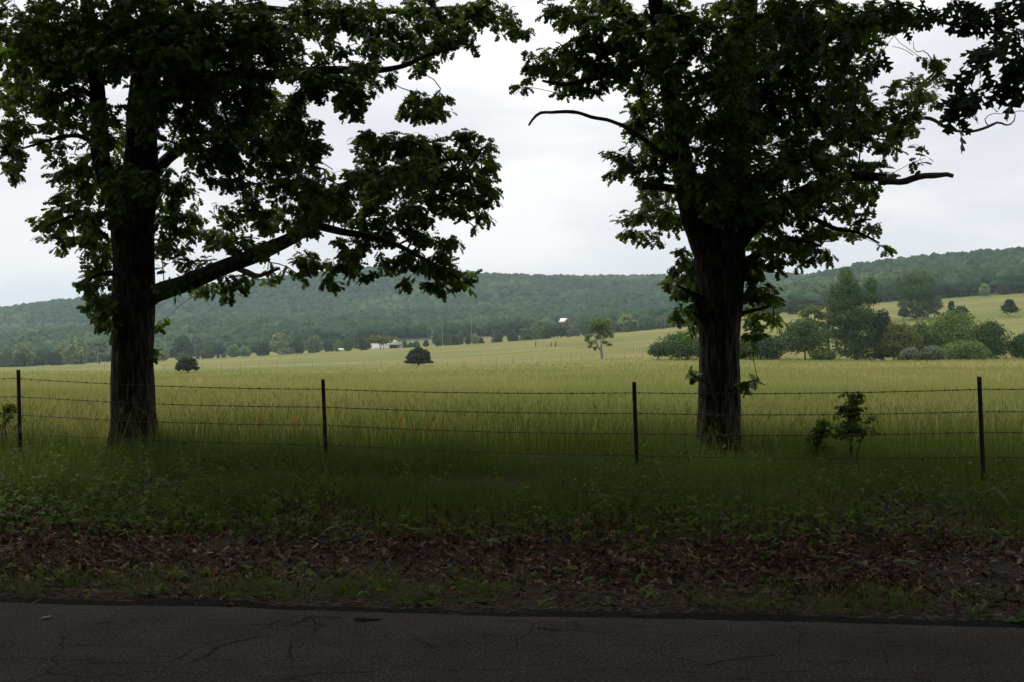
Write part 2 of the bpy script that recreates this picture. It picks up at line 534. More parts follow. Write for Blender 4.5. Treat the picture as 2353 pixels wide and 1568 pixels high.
# ------------------------------------------------------------------ big oaks
def path(pts, Y0, n=None):
    """(px, py, depth offset, radius in px at Y0) -> smooth 3-D polyline and radii"""
    p = np.array([at(a, b, Y0 + c) for a, b, c, _ in pts])
    r = np.array([d for *_, d in pts]) * Y0 / FPX
    d = np.r_[0, np.cumsum(np.linalg.norm(np.diff(p, axis=0), axis=1))]
    s = np.linspace(0, d[-1], n or max(6, int(d[-1] / .07)))
    # Catmull-Rom through the points
    m = np.gradient(p, d, axis=0)
    k = np.clip(np.searchsorted(d, s) - 1, 0, len(d) - 2)
    h = (d[k + 1] - d[k])[:, None]
    t = ((s - d[k]) / h[:, 0])[:, None]
    q = (2 * t**3 - 3 * t**2 + 1) * p[k] + (t**3 - 2 * t**2 + t) * h * m[k] + (-2 * t**3 + 3 * t**2) * p[k + 1] + (t**3 - t**2) * h * m[k + 1]
    return q, np.interp(s, d, r)


def grow(limbs, targets, rng, tip=.0028, step=.16, maxr=.6):
    P = [np.concatenate([q for q, _ in limbs])]
    n0 = len(P[0])
    lr = np.concatenate([r for _, r in limbs])
    pos = np.zeros((n0 + len(targets) * 22, 3))
    pos[:n0] = P[0]
    par = np.full(len(pos), -1)
    n = n0
    dmin = np.array([np.min(((P[0] - t) ** 2).sum(1)) for t in targets])
    tips, tdir = [], []
    for i in np.argsort(dmin):
        t = targets[i]
        d2 = ((pos[:n] - t) ** 2).sum(1)
        k = int(np.argmin(d2))
        dist = math.sqrt(d2[k])
        m = min(20, max(1, int(math.ceil(dist / step))))
        a = pos[k].copy()
        side = rng.normal(size=3) * .10 * dist + np.array([0, 0, .10 * dist])
        prev = k
        for j in range(1, m + 1):
            s = j / m
            pos[n] = a * (1 - s) + t * s + side * math.sin(math.pi * s) * (.8 + .4 * rng.random())
            if j == m:
                pos[n] = t
            par[n] = prev
            prev = n
            n += 1
        tips.append(prev)
        tdir.append(pos[prev] - pos[par[prev]])
    pos, par = pos[:n], par[:n]
    acc = np.zeros(n)
    for k in range(n - 1, n0 - 1, -1):
        acc[k] = max(acc[k], tip ** 2.4)
        acc[par[k]] += acc[k]
    rad = acc ** (1 / 2.4)
    rad[:n0] = lr
    e = np.arange(n0, n)
    ra = np.minimum(rad[par[e]], rad[e] * 1.25)
    rb = rad[e]
    return pos, par, e, ra, rb, np.array(tips), unit(np.array(tdir))


def frustums(mb, A, B, ra, rb, sides=4):
    t = unit(B - A)
    ref = np.where(np.abs(t[:, 2:3]) > .9, np.array([[1., 0, 0]]), np.array([[0, 0, 1.]]))
    u = unit(np.cross(t, ref))
    w = np.cross(t, u)
    an = np.linspace(0, 2 * np.pi, sides, endpoint=False)
    ring = u[:, None] * np.cos(an)[None, :, None] + w[:, None] * np.sin(an)[None, :, None]
    v = np.concatenate([A[:, None] + ring * ra[:, None, None], B[:, None] + ring * rb[:, None, None]], 1)
    j = np.arange(sides)
    k = (j + 1) % sides
    f = np.stack([j, k, sides + k, sides + j], -1)
    mb.add(v.reshape(-1, 3), (f[None] + (np.arange(len(A)) * 2 * sides)[:, None, None]).reshape(-1, 4))


def leaves_at(mb, tpl, pts, dirs, rng, per, size, rnd_fn=None, droop=.45, spread=.05):
    n = len(pts)
    cnt = rng.integers(per[0], per[1] + 1, n)
    idx = np.repeat(np.arange(n), cnt)
    k = len(idx)
    az = rng.uniform(0, 2 * np.pi, k)
    ax = .7 * dirs[idx] + np.c_[np.cos(az), np.sin(az), rng.normal(0, .35, k) - droop]
    ax = unit(ax)
    pos = pts[idx] - dirs[idx] * (rng.random(k)[:, None] ** 1.5) * spread * 3 + rng.normal(0, spread * .4, (k, 3))
    nr = np.c_[rng.normal(0, .55, k), rng.normal(0, .55, k), np.ones(k) * .8]
    sz = rng.uniform(size[0], size[1], k)
    r = rng.random(k) if rnd_fn is None else rnd_fn(pos, rng.random(k))
    scatter(mb, tpl[0], tpl[1], pos, ax, nr, sz, r)


def blob_targets(blobs, Y0, rng, dens, depth=1.0):
    out = []
    for b in blobs:
        cx, cy, rx, ry = b[:4]
        k = b[4] if len(b) > 4 else 1.0
        dy = b[5] if len(b) > 5 else rng.uniform(-1, 1) * depth
        n = max(2, int(dens * k * math.pi * rx * ry * (Y0 / FPX) ** 2))
        v = unit(rng.normal(size=(n, 3))) * (rng.random((n, 1)) ** .42)
        v = v * np.where(rng.random((n, 1)) < .14, rng.uniform(1.0, 1.4, (n, 1)), 1.0)
        dep = Y0 + dy + v[:, 1] * (.35 + .5 * (rx + ry) * .5 * Y0 / FPX)
        px, py = cx + v[:, 0] * rx, cy + v[:, 2] * ry
        out.append(np.c_[(px - W0 / 2) * dep / FPX, dep, EYE + (H0 / 2 - py) * dep / FPX])
    return np.concatenate(out)


def in_frame(p, m=60):
    y = np.maximum(p[:, 1], .05)
    px = p[:, 0] / y * FPX + W0 / 2
    py = H0 / 2 - (p[:, 2] - EYE) / y * FPX
    return (p[:, 1] > .3) & (px > -m) & (px < W0 + m) & (py > -m) & (py < H0 + 200)


def dome_targets(c, r, n, rng, zmin, filt=True):
    v = unit(rng.normal(size=(n, 3))) * (.35 + .65 * rng.random((n, 1)) ** .5)
    p = np.asarray(c) + v * np.asarray(r)
    p = p[p[:, 2] > zmin]
    return p[~in_frame(p)] if filt else p


def big_oak(name, label, Y0, trunk, limbs, dead, blobs, dome, seed, dens, tpl, size, base_px, sky_limbs):
    rng = np.random.default_rng(seed)
    tq, tr = path(trunk, Y0)
    base = tq[0].copy()
    base[2] = float(zground(base[0], base[1]))
    root = thing(name, base, label, 'tree')
    mb = MB()
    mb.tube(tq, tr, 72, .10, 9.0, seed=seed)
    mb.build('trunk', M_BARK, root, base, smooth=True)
    LQ = [(tq, tr)]
    for pts in limbs:
        q, r = path(pts, Y0)
        q = q + np.stack([vnoise(np.c_[q[:, 0] * 1.3, q[:, 2] * 1.3, np.full(len(q), k * 9.)]) for k in range(3)], -1) * .05 * np.linspace(0, 1, len(q))[:, None]
        m = MB()
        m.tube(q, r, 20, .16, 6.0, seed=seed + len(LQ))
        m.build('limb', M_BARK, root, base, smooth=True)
        LQ.append((q, r))
    for pts in dead:
        q, r = path(pts, Y0)
        q = q + np.stack([vnoise(np.c_[q[:, 0] * 4, q[:, 2] * 4, np.full(len(q), k * 9.)]) for k in range(3)], -1) * .022
        r = r * (1 + .25 * vnoise(np.c_[q[:, 0] * 7, q[:, 2] * 7, q[:, 1]]))
        m = MB()
        m.tube(q, r, 12, .18, 5.0, seed=seed + 50)
        tag(m.build('dead_limb', M_DEAD, root, base, smooth=True), 'bare dead branch')
    for a, b, ra, rb in sky_limbs:                       # upper limbs, above the frame
        a, b = np.array(a, float), np.array(b, float)
        s = np.linspace(0, 1, 40)[:, None]
        q = a * (1 - s) + b * s + np.array([0, 0, .8]) * np.sin(np.pi * s)
        LQ.append((q, np.linspace(ra, rb, 40)))
        m = MB()
        m.tube(*LQ[-1], 14, .12, 5.0)
        m.build('limb', M_BARK, root, base, smooth=True)
    tg = blob_targets(blobs, Y0, rng, dens)
    pos, par, e, ra, rb, tips, td = grow(LQ, tg, rng)
    tw = MB()
    frustums(tw, pos[par[e]], pos[e], ra, rb, 4)
    lf = MB()
    leaves_at(lf, tpl, pos[tips], td, rng, (6, 11), size)
    if dome:
        c, r, n, zmin, big = dome
        tg = dome_targets(c, r, n, rng, zmin)
        LD = [(q[~in_frame(q, 20)], r[~in_frame(q, 20)]) for q, r in LQ]
        pos, par, e, ra, rb, tips, td = grow([l for l in LD if len(l[0])], tg, rng, .006, .5)
        frustums(tw, pos[par[e]], pos[e], ra, rb, 4)
        leaves_at(lf, tpl, pos[tips], td, rng, (7, 10), (size[0] * big, size[1] * big), spread=.16)
    tw.build('twigs', M_TWIG, root, base)
    lf.build('crown', M_OAK, root, base)
    return root


LB = [  # masses of leaves of the left oak: centre, half axes, density, depth offset
    (110, 60, 150, 80), (330, 50, 170, 100), (540, 60, 150, 90), (230, 130, 170, 60), (450, 140, 120, 70), (620, 90, 90, 70), (60, 130, 90, 60),
    (50, 210, 80, 70), (25, 300, 45, 60), (40, 380, 30, 40), (140, 230, 70, 50), (130, 300, 60, 40, .6), (150, 160, 80, 40), (90, 350, 40, 30, .5),
    (150, 395, 38, 30), (195, 380, 45, 35), (185, 440, 60, 30), (165, 475, 60, 40), (110, 515, 50, 25), (125, 555, 40, 25, .8), (215, 500, 40, 45),
    (215, 560, 55, 35), (185, 535, 60, 25, .8), (225, 620, 50, 35), (200, 655, 35, 25, .7), (225, 690, 45, 35), (245, 745, 25, 35), (240, 720, 30, 25),
    (270, 330, 30, 60, .7), (275, 420, 35, 50), (300, 500, 50, 50, .7),
    (430, 220, 90, 90), (540, 220, 110, 80), (620, 240, 80, 70), (480, 320, 110, 60), (590, 340, 110, 60), (680, 300, 60, 60), (715, 345, 45, 40), (660, 380, 70, 50),
    (520, 400, 70, 45, .9), (620, 430, 70, 40, .8), (410, 430, 45, 50), (385, 500, 40, 40), (430, 500, 60, 30, .8), (560, 490, 80, 35, .9), (480, 545, 90, 30, .9), (620, 510, 70, 40, .9),
    (400, 590, 40, 40, .8), (400, 655, 45, 25, .8), (460, 615, 60, 25, .5), (470, 665, 50, 20, .7), (540, 655, 40, 25, .7), (610, 640, 40, 22, .6), (570, 570, 80, 30, .7), (380, 560, 30, 40),
    (700, 440, 60, 50), (755, 450, 60, 50), (690, 500, 60, 40), (700, 590, 35, 30, .7), (735, 620, 40, 30, .8), (755, 655, 25, 22, .7), (690, 630, 35, 25, .6), (800, 610, 45, 30, .8),
    (850, 345, 55, 35), (910, 330, 80, 35), (1000, 350, 70, 40), (1085, 335, 50, 40), (1110, 380, 35, 40), (1120, 440, 32, 40), (1030, 410, 80, 50), (940, 410, 80, 50), (850, 420, 70, 50),
    (870, 480, 80, 40), (970, 480, 80, 35), (1070, 470, 55, 40), (1100, 505, 35, 20, .8), (940, 540, 70, 35), (860, 540, 60, 35), (1030, 560, 40, 25, .9), (1010, 610, 55, 35), (930, 600, 60, 35),
    (1000, 650, 45, 22), (1065, 645, 35, 22), (920, 650, 25, 18, .7), (840, 635, 25, 22, .7), (810, 560, 50, 35, .8),
    (730, 40, 90, 60), (850, 50, 100, 60), (980, 40, 100, 55), (1100, 25, 80, 35), (1170, 55, 35, 30), (1195, 75, 20, 20), (1040, 90, 60, 40), (960, 110, 70, 40), (880, 110, 60, 35, .8),
    (810, 200, 70, 35, .9), (740, 190, 70, 40), (760, 130, 60, 30, .5), (870, 185, 40, 25, .6), (820, 250, 35, 28, .8), (790, 230, 40, 25, .7), (970, 150, 40, 20, .8), (700, 220, 40, 30, .7),
    (950, 225, 45, 22, .7), (985, 255, 50, 30), (1020, 235, 22, 20, .8), (940, 265, 35, 20, .7), (860, 300, 30, 20, .5), (365, 750, 10, 12, .8), (357, 815, 10, 12, .6),
    (235, 285, 50, 70, .7, -1.2), (330, 250, 60, 80, .6, -1.2), (310, 420, 70, 50, .7, -1.0), (270, 470, 50, 40, .6, -.9), (240, 130, 80, 60, .8, -1.4), (370, 120, 90, 70, .8, -1.4),
    (765, 470, 55, 40, .9, -1.8), (860, 405, 70, 32, .9, -1.9), (960, 385, 60, 28, .9, -2.0), (690, 525, 50, 30, .6, -1.7), (600, 575, 45, 22, .5, -1.5), (830, 160, 60, 22, .7, -2.0), (680, 165, 60, 25, .7, -1.9)]
big_oak('oak_tree', 'large oak left of centre with one long low limb reaching right', 13.6,
        [(306, 1075, 0, 62), (306, 1030, 0, 58), (306, 990, 0, 52), (305, 930, 0, 48.5), (305, 850, 0, 46), (306, 760, 0, 45), (307, 680, 0, 46), (309, 600, 0, 45), (306, 520, 0, 47), (315, 440, 0, 44),
         (324, 380, 0, 37), (325, 297, .1, 33), (332, 200, .2, 33), (345, 100, .3, 31), (357, 0, .4, 29), (370, -250, .5, 26), (360, -600, .6, 20), (380, -1000, .6, 10)],
        [[(300, 520, 0, 30), (262, 440, -.1, 25), (236, 380, -.2, 21), (229, 264, -.3, 18), (217, 150, -.4, 16), (205, 60, -.5, 15), (190, -80, -.6, 13), (120, -400, -1, 9)],
         [(310, 705, 0, 24), (355, 675, -.1, 21), (420, 652, -.2, 19), (520, 612, -.4, 17.5), (620, 574, -.6, 16), (700, 530, -.8, 13), (752, 480, -.9, 10.5), (812, 420, -1.0, 9), (870, 402, -1.1, 7), (960, 385, -1.2, 5), (1060, 370, -1.3, 3)],
         [(720, 515, -.8, 10), (780, 532, -.8, 8), (850, 545, -.7, 6.5), (930, 575, -.7, 5), (1000, 612, -.7, 4), (1060, 645, -.7, 2)],
         [(325, 430, 0, 20), (352, 402, .2, 16), (395, 356, .5, 13), (461, 317, .8, 11), (527, 307, 1, 9), (577, 313, 1.1, 8), (640, 325, 1.2, 6), (700, 338, 1.2, 3)],
         [(335, 250, .2, 18), (370, 215, .0, 14), (450, 188, -.4, 12), (560, 168, -.8, 11), (660, 168, -1, 9.5), (770, 166, -1.2, 8), (870, 160, -1.3, 6.5), (920, 152, -1.3, 5), (990, 128, -1.4, 3.5), (1060, 112, -1.4, 2)],
         [(350, 110, .3, 16), (430, 50, .5, 13), (560, 20, .8, 11), (700, 28, 1, 9), (850, 30, 1.2, 7), (1000, 22, 1.3, 5), (1120, 32, 1.4, 3.5), (1190, 62, 1.4, 1.5)],
         [(232, 230, -.3, 9), (198, 213, -.4, 6.5), (175, 206, -.5, 5.5), (130, 226, -.7, 4), (60, 262, -.9, 2)],
         [(235, 340, -.2, 8), (178, 312, -.5, 5), (125, 318, -.7, 3.5), (50, 335, -1, 2)],
         [(280, 520, 0, 8), (240, 500, -.2, 6), (180, 495, -.5, 4), (110, 520, -.7, 2)],
         [(285, 640, 0, 8), (250, 630, -.3, 6), (220, 640, -.5, 4), (195, 665, -.6, 2)]],
        [[(530, 612, -.4, 8), (560, 622, -.5, 6.5), (600, 632, -.6, 5.5), (622, 624, -.6, 4.5), (643, 617, -.6, 3)],
         [(722, 500, -.8, 4), (720, 450, -.5, 3), (728, 405, -.4, 2.2), (712, 380, -.4, 1.6), (732, 375, -.4, 1.2), (765, 392, -.4, 1.0)]],
        LB, ((-4.6, 11.0, 10.6), (8.2, 4.8, 5.2), 2400, 5.0, 2.1), 11, 135, OAK, (.085, .14), None,
        [((-4.9, 14, 8.0), (-10, 13, 11), .14, .03), ((-4.9, 14, 9.0), (0.5, 16, 12.5), .14, .03), ((-4.9, 14, 8.5), (-5.5, 8.0, 11.5), .13, .03), ((-4.9, 14, 10), (-6, 15, 14.5), .12, .03)])

RB = [
    (1300, 160, 70, 40), (1232, 140, 35, 35, .9), (1205, 165, 30, 18, .7), (1200, 200, 18, 10, .5), (1350, 120, 70, 45), (1400, 165, 60, 35), (1340, 205, 60, 22, .7), (1290, 222, 22, 20, .6),
    (1275, 25, 35, 28, .8), (1330, 40, 60, 40), (1400, 80, 60, 45), (1450, 40, 60, 45), (1370, 10, 60, 30), (1450, 120, 60, 40), (1440, 200, 50, 28, .8), (1470, 235, 40, 22, .8), (1500, 190, 40, 50),
    (1495, 250, 45, 30), (1470, 290, 35, 30), (1490, 330, 40, 30), (1450, 310, 25, 20, .7), (1445, 365, 50, 30), (1400, 355, 25, 14, .7), (1415, 395, 30, 20), (1490, 395, 50, 35), (1530, 340, 40, 50),
    (1510, 445, 45, 35), (1500, 490, 50, 28), (1450, 505, 35, 22), (1435, 535, 20, 14, .8), (1480, 540, 30, 18, .8), (1545, 500, 40, 35), (1500, 555, 25, 14, .5),
    (1570, 605, 30, 35), (1550, 640, 25, 22), (1575, 670, 28, 28), (1535, 655, 18, 10, .6), (1580, 720, 28, 20), (1560, 740, 18, 16, .8), (1590, 755, 20, 20, .8), (1595, 640, 25, 50),
    (1735, 670, 35, 35), (1768, 675, 28, 25), (1740, 725, 40, 32), (1775, 730, 24, 26), (1730, 770, 30, 20, .8), (1715, 810, 12, 22, .7), (1790, 690, 14, 14, .7),
    (1588, 852, 16, 9, .8), (1600, 868, 10, 8, .8), (1716, 884, 16, 14, 1), (1736, 874, 14, 8, .8),
    (1560, 60, 90, 70), (1660, 70, 110, 80), (1780, 70, 110, 80), (1880, 60, 100, 70), (1560, 170, 60, 60), (1650, 200, 80, 70), (1760, 190, 100, 80), (1870, 170, 90, 80), (1600, 300, 50, 60), (1700, 310, 90, 70),
    (1810, 290, 90, 70), (1900, 270, 70, 70), (1640, 400, 60, 50), (1740, 400, 80, 60), (1840, 380, 90, 50), (1920, 360, 60, 40), (1680, 480, 60, 40, .9), (1780, 480, 70, 50), (1860, 460, 60, 40, .8), (1590, 440, 40, 50),
    (1760, 550, 50, 40), (1820, 560, 60, 35), (1875, 585, 35, 25, .9), (1740, 610, 40, 35), (1810, 605, 45, 22, .8), (1860, 540, 45, 30, .8), (1895, 600, 20, 15, .7),
    (1960, 110, 80, 60), (1980, 40, 70, 45), (2060, 40, 60, 40), (1950, 200, 50, 40), (1945, 250, 40, 30),
    (1985, 300, 60, 40), (2010, 260, 45, 35), (2080, 250, 45, 30), (2110, 200, 35, 35, .9), (2060, 200, 30, 25, .6), (2155, 150, 22, 30, .8), (2140, 225, 30, 25, .8), (2150, 180, 25, 18, .7), (2060, 300, 50, 28, .9),
    (2030, 340, 50, 22, .8), (2105, 345, 18, 14, .6), (2120, 370, 12, 10, .5), (1990, 390, 50, 30), (2040, 410, 30, 18, .7), (1950, 440, 60, 30), (1990, 450, 30, 20, .8),
    (1930, 490, 50, 25, .8), (1985, 500, 30, 20, .7), (1955, 530, 35, 18, .7), (2010, 530, 22, 14, .7), (2035, 570, 16, 16, .7), (1900, 525, 40, 20, .7),
    (1700, 300, 80, 90, .8, -1.3), (1545, 260, 50, 80, .7, -1.2), (1640, 440, 70, 55, .9, -1.2), (1580, 380, 40, 60, .7, -1.1), (1700, 150, 80, 80, .7, -1.3), (1720, 470, 60, 40, .7, -1.1),
    (1800, 465, 80, 38, .9, -1.3), (1900, 422, 55, 28, .8, -1.6), (1780, 565, 45, 28, .8, -1.2), (1520, 100, 50, 70, .8, -1.4)]
big_oak('oak_tree', 'large forked oak right of centre with bare dead branches on both sides', 13.4,
        [(1652, 1085, 0, 60), (1652, 1035, 0, 54), (1652, 990, 0, 49), (1652, 900, 0, 46.5), (1653, 800, 0, 45), (1653, 740, 0, 47), (1653, 690, 0, 52), (1655, 640, 0, 53), (1652, 590, 0, 58), (1662, 520, 0, 52), (1680, 460, 0, 36),
         (1690, 380, .1, 32), (1700, 280, .2, 30), (1708, 150, .3, 28), (1715, 0, .4, 26), (1725, -250, .5, 23), (1730, -600, .6, 16), (1720, -1000, .6, 9)],
        [[(1640, 600, 0, 38), (1608, 530, -.1, 32), (1582, 450, -.2, 27), (1560, 350, -.3, 24), (1543, 260, -.4, 21), (1533, 180, -.5, 19), (1520, 90, -.6, 17), (1500, -60, -.7, 15), (1440, -350, -1, 9)],
         [(1690, 560, 0, 24), (1735, 510, -.2, 19), (1800, 465, -.4, 16), (1888, 425, -.6, 12.5), (1954, 410, -.8, 10.5), (2036, 412, -1, 8.5)],
         [(1700, 625, 0, 14), (1725, 596, -.2, 10), (1774, 566, -.4, 8), (1830, 545, -.6, 5), (1890, 560, -.7, 3)],
         [(1680, 470, 0, 20), (1760, 410, .3, 14), (1860, 350, .7, 11), (1950, 310, 1, 9), (2050, 285, 1.2, 7.5), (2098, 255, 1.3, 6), (2102, 205, 1.3, 4.5), (2140, 165, 1.4, 2.5)],
         [(1820, 480, -.5, 8), (1877, 503, -.7, 5.5), (1921, 522, -.8, 4.5), (1965, 531, -.9, 3.5), (2020, 560, -1, 2)],
         [(1530, 150, -.5, 12), (1495, 142, -.6, 9), (1455, 152, -.8, 8), (1436, 171, -.9, 7), (1380, 175, -1.1, 6), (1330, 188, -1.3, 5), (1281, 194, -1.5, 4), (1244, 189, -1.6, 2.5)],
         [(1530, 130, -.6, 16), (1478, 72, -.4, 13), (1452, 56, -.3, 12), (1422, 28, -.2, 11), (1393, -4, 0, 10), (1340, -90, .2, 8)],
         [(1700, 300, .2, 15), (1770, 200, .0, 11), (1860, 120, -.4, 9), (1960, 60, -.8, 6), (2060, 30, -1, 3)],
         [(1640, 722, -.1, 22), (1618, 700, -.12, 20), (1604, 688, -.14, 14), (1590, 676, -.3, 4), (1555, 660, -.5, 2)],
         [(1675, 740, 0, 9), (1705, 718, .1, 6), (1745, 708, .1, 4), (1785, 700, .1, 2)],
         [(1630, 885, -.3, 4), (1608, 868, -.4, 2), (1585, 852, -.5, 1.2)],
         [(1675, 900, -.3, 4), (1700, 885, -.4, 2), (1740, 872, -.5, 1.2)]],
        [[(1575, 405, -.2, 9), (1515, 350, -.4, 6), (1478, 323, -.5, 5.2), (1429, 290, -.7, 4.6), (1363, 267, -.9, 4.0), (1320, 255, -1, 4.0), (1271, 257, -1.1, 3.6), (1234, 264, -1.2, 3.2), (1222, 278, -1.2, 2.8), (1215, 289, -1.2, 2.2)],
         [(1590, 445, -.2, 12), (1540, 432, -.4, 9), (1510, 428, -.5, 8.5), (1476, 426, -.6, 8)],
         [(2020, 413, -1, 8.5), (2072, 419, -1.1, 8), (2115, 409, -1.2, 7), (2150, 404, -1.2, 5.5), (2175, 401, -1.2, 5), (2188, 405, -1.2, 4)],
         [(2108, 409, -1.2, 5), (2111, 400, -1.2, 4), (2116, 398, -1.2, 3)],
         [(2080, 275, 1.2, 5), (2135, 270, 1.2, 4.4), (2175, 293, 1.2, 4.2), (2217, 303, 1.2, 3.8), (2270, 293, 1.2, 3.3), (2290, 284, 1.2, 2.8), (2320, 290, 1.2, 2.2), (2333, 275, 1.2, 1.5), (2332, 258, 1.2, 1.1), (2356, 259, 1.2, .9)],
         [(2270, 293, 1.2, 1.6), (2262, 275, 1.1, 1.1), (2280, 262, 1.0, .8), (2305, 262, 1.0, .7), (2322, 250, 1.0, .6)],
         [(2175, 293, 1.2, 1.6), (2165, 300, 1.1, 1.1), (2178, 312, 1.0, .8)],
         [(2150, 150, 1.4, 1.4), (2120, 115, 1.4, 1.1), (2105, 118, 1.4, .9), (2100, 95, 1.4, .7)],
         [(2100, 125, 1.4, 1.0), (2070, 112, 1.4, .8), (2050, 108, 1.4, .6)]],
        RB, ((3.4, 10.8, 10.8), (8.0, 4.8, 5.2), 2400, 5.0, 2.1), 23, 145, OAK, (.078, .138), None,
        [((3, 14, 8.0), (9.5, 13, 11), .14, .03), ((3, 14, 9.0), (-1.5, 16, 12.5), .14, .03), ((3, 14, 8.5), (4, 8.0, 11.5), .13, .03), ((3, 14, 10), (4, 15, 14.5), .12, .03)])


# the oak on the near side of the road: only its hanging sprays show, its crown shades the road
def near_oak():
    rng = np.random.default_rng(5)
    base = np.array([7.6, -2.2, float(zground(7.6, -2.2))])
    root = thing('oak_tree', base, 'oak overhanging the road whose large dark leaves hang in the top right corner', 'tree')
    s = np.linspace(0, 1, 60)[:, None]
    LQ = []

    def limb(name, a, b, r0, r1, arch, sides=20):
        q = np.array(a) * (1 - s) + np.array(b) * s + np.array([0, 0, arch]) * np.sin(np.pi * s)
        q = q + np.stack([vnoise(np.c_[q * .9] + 11 * k) for k in range(3)], -1) * .15 * s
        r = np.linspace(r0, r1, 60)
        LQ.append((q, r))
        m = MB()
        m.tube(q, r, sides, .12, 6)
        m.build(name, M_BARK, root, base, smooth=True)
    limb('trunk', base - np.array([0, 0, .3]), (7.2, -2.0, 13), .40, .10, 0, 40)
    limb('limb', (7.5, -2.1, 3.6), (3.3, 5.6, 4.0), .16, .02, .6)
    limb('limb', (7.4, -2.0, 4.6), (2.5, 6.6, 4.9), .16, .02, .8)
    limb('limb', (7.4, -2.0, 5.5), (-3, 0.5, 7.5), .18, .03, 1.2)
    limb('limb', (7.3, -2.0, 7), (0, -6, 9), .15, .03, 1)
    limb('limb', (7.3, -2.0, 7), (12, 3, 9), .15, .03, 1)
    limb('limb', (7.3, -2.0, 8), (1, 3.5, 9.5), .15, .03, 1)
    lf, tw = MB(), MB()
    t1 = blob_targets([(2300, 20, 60, 35), (2325, 90, 50, 45), (2280, 110, 35, 28, .8), (2340, 160, 40, 38), (2285, 175, 45, 28, .9), (2240, 205, 40, 22, .8), (2205, 235, 32, 16, .7), (2200, 268, 24, 20, .8), (2330, 205, 18, 12, .6),
                       (2230, 20, 50, 25, .7), (2190, 5, 50, 22, .8)], 5.7, rng, 62, .25)
    t2 = blob_targets([(1830, 40, 120, 60, .8), (1930, 120, 70, 40, .7), (1990, 60, 70, 45, .8), (2080, 30, 80, 35, .8), (1900, 210, 60, 30, .5), (1960, 270, 40, 30, .5), (1760, 110, 80, 60, .4), (1700, 210, 70, 50, .3), (2140, 25, 50, 25, .8), (2010, 150, 40, 20, .5)], 8.0, rng, 34, .4)
    for t, sz in ((t1, (.12, .17)), (t2, (.12, .18))):
        pos, par, e, ra, rb, tips, td = grow(LQ, t, rng)
        frustums(tw, pos[par[e]], pos[e], ra, rb, 4)
        leaves_at(lf, OAK_NEAR, pos[tips], td, rng, (6, 9), sz, droop=.6)
    d = dome_targets((2.0, -1.5, 9.5), (12, 9.5, 5.2), 4200, rng, 4.6)
    pos, par, e, ra, rb, tips, td = grow(LQ, d, rng, .006, .6)
    frustums(tw, pos[par[e]], pos[e], ra, rb, 4)
    leaves_at(lf, OAK, pos[tips], td, rng, (7, 10), (.26, .38), spread=.18)
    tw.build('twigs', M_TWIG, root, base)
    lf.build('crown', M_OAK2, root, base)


near_oak()


# the wood behind the road, out of the frame: it closes off the sky behind the camera
def woods_behind():
    rng = np.random.default_rng(77)
    n = 9000
    X = rng.uniform(-45, 45, n)
    Y = -9 - 9 * rng.random(n) + 3 * np.sin(X * .3) + np.abs(X) * .12
    k = 5000                                          # and along the road to both sides
    sd = np.where(rng.random(k) < .5, -1, 1)
    X = np.r_[X, sd * rng.uniform(17, 34, k)]
    Y = np.r_[Y, rng.uniform(-8, 9, k)]
    n += k
    Z = rng.random(n) ** .8 * 15
    mb = MB()
    nr = rng.normal(size=(n, 3)) + np.array([0, .8, .4])
    scatter(mb, *CLUMP, np.c_[X, Y, Z], unit(rng.normal(size=(n, 3))), nr, rng.uniform(.6, 1.1, n), rng.random(n))
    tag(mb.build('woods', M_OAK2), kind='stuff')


woods_behind()

# ------------------------------------------------------------------ barbed wire fence
M_POST = noise_mat('rusty_post', [(.35, (.022, .015, .012)), (.6, (.05, .03, .022)), (.75, (.085, .045, .03))], (1, 1, 1), 30, 5, .75, .2, .004, .3)
M_WIRE = noise_mat('rusty_wire', [(.4, (.020, .016, .014)), (.7, (.045, .035, .03))], (1, 1, 1), 40, 3, .6, spec=.4)
POSTS = [(42, 850, 48, 12.9, (870, 911.6, 953.6, 996)), (742, 872, 752, 12.4, (894.6, 935.6, 977, 1022)), (1457, 878, 1466, 11.6, (903, 950, 997, 1047)), (2250, 866, 2263, 10.8, (894.8, 946, 993.4, 1050))]


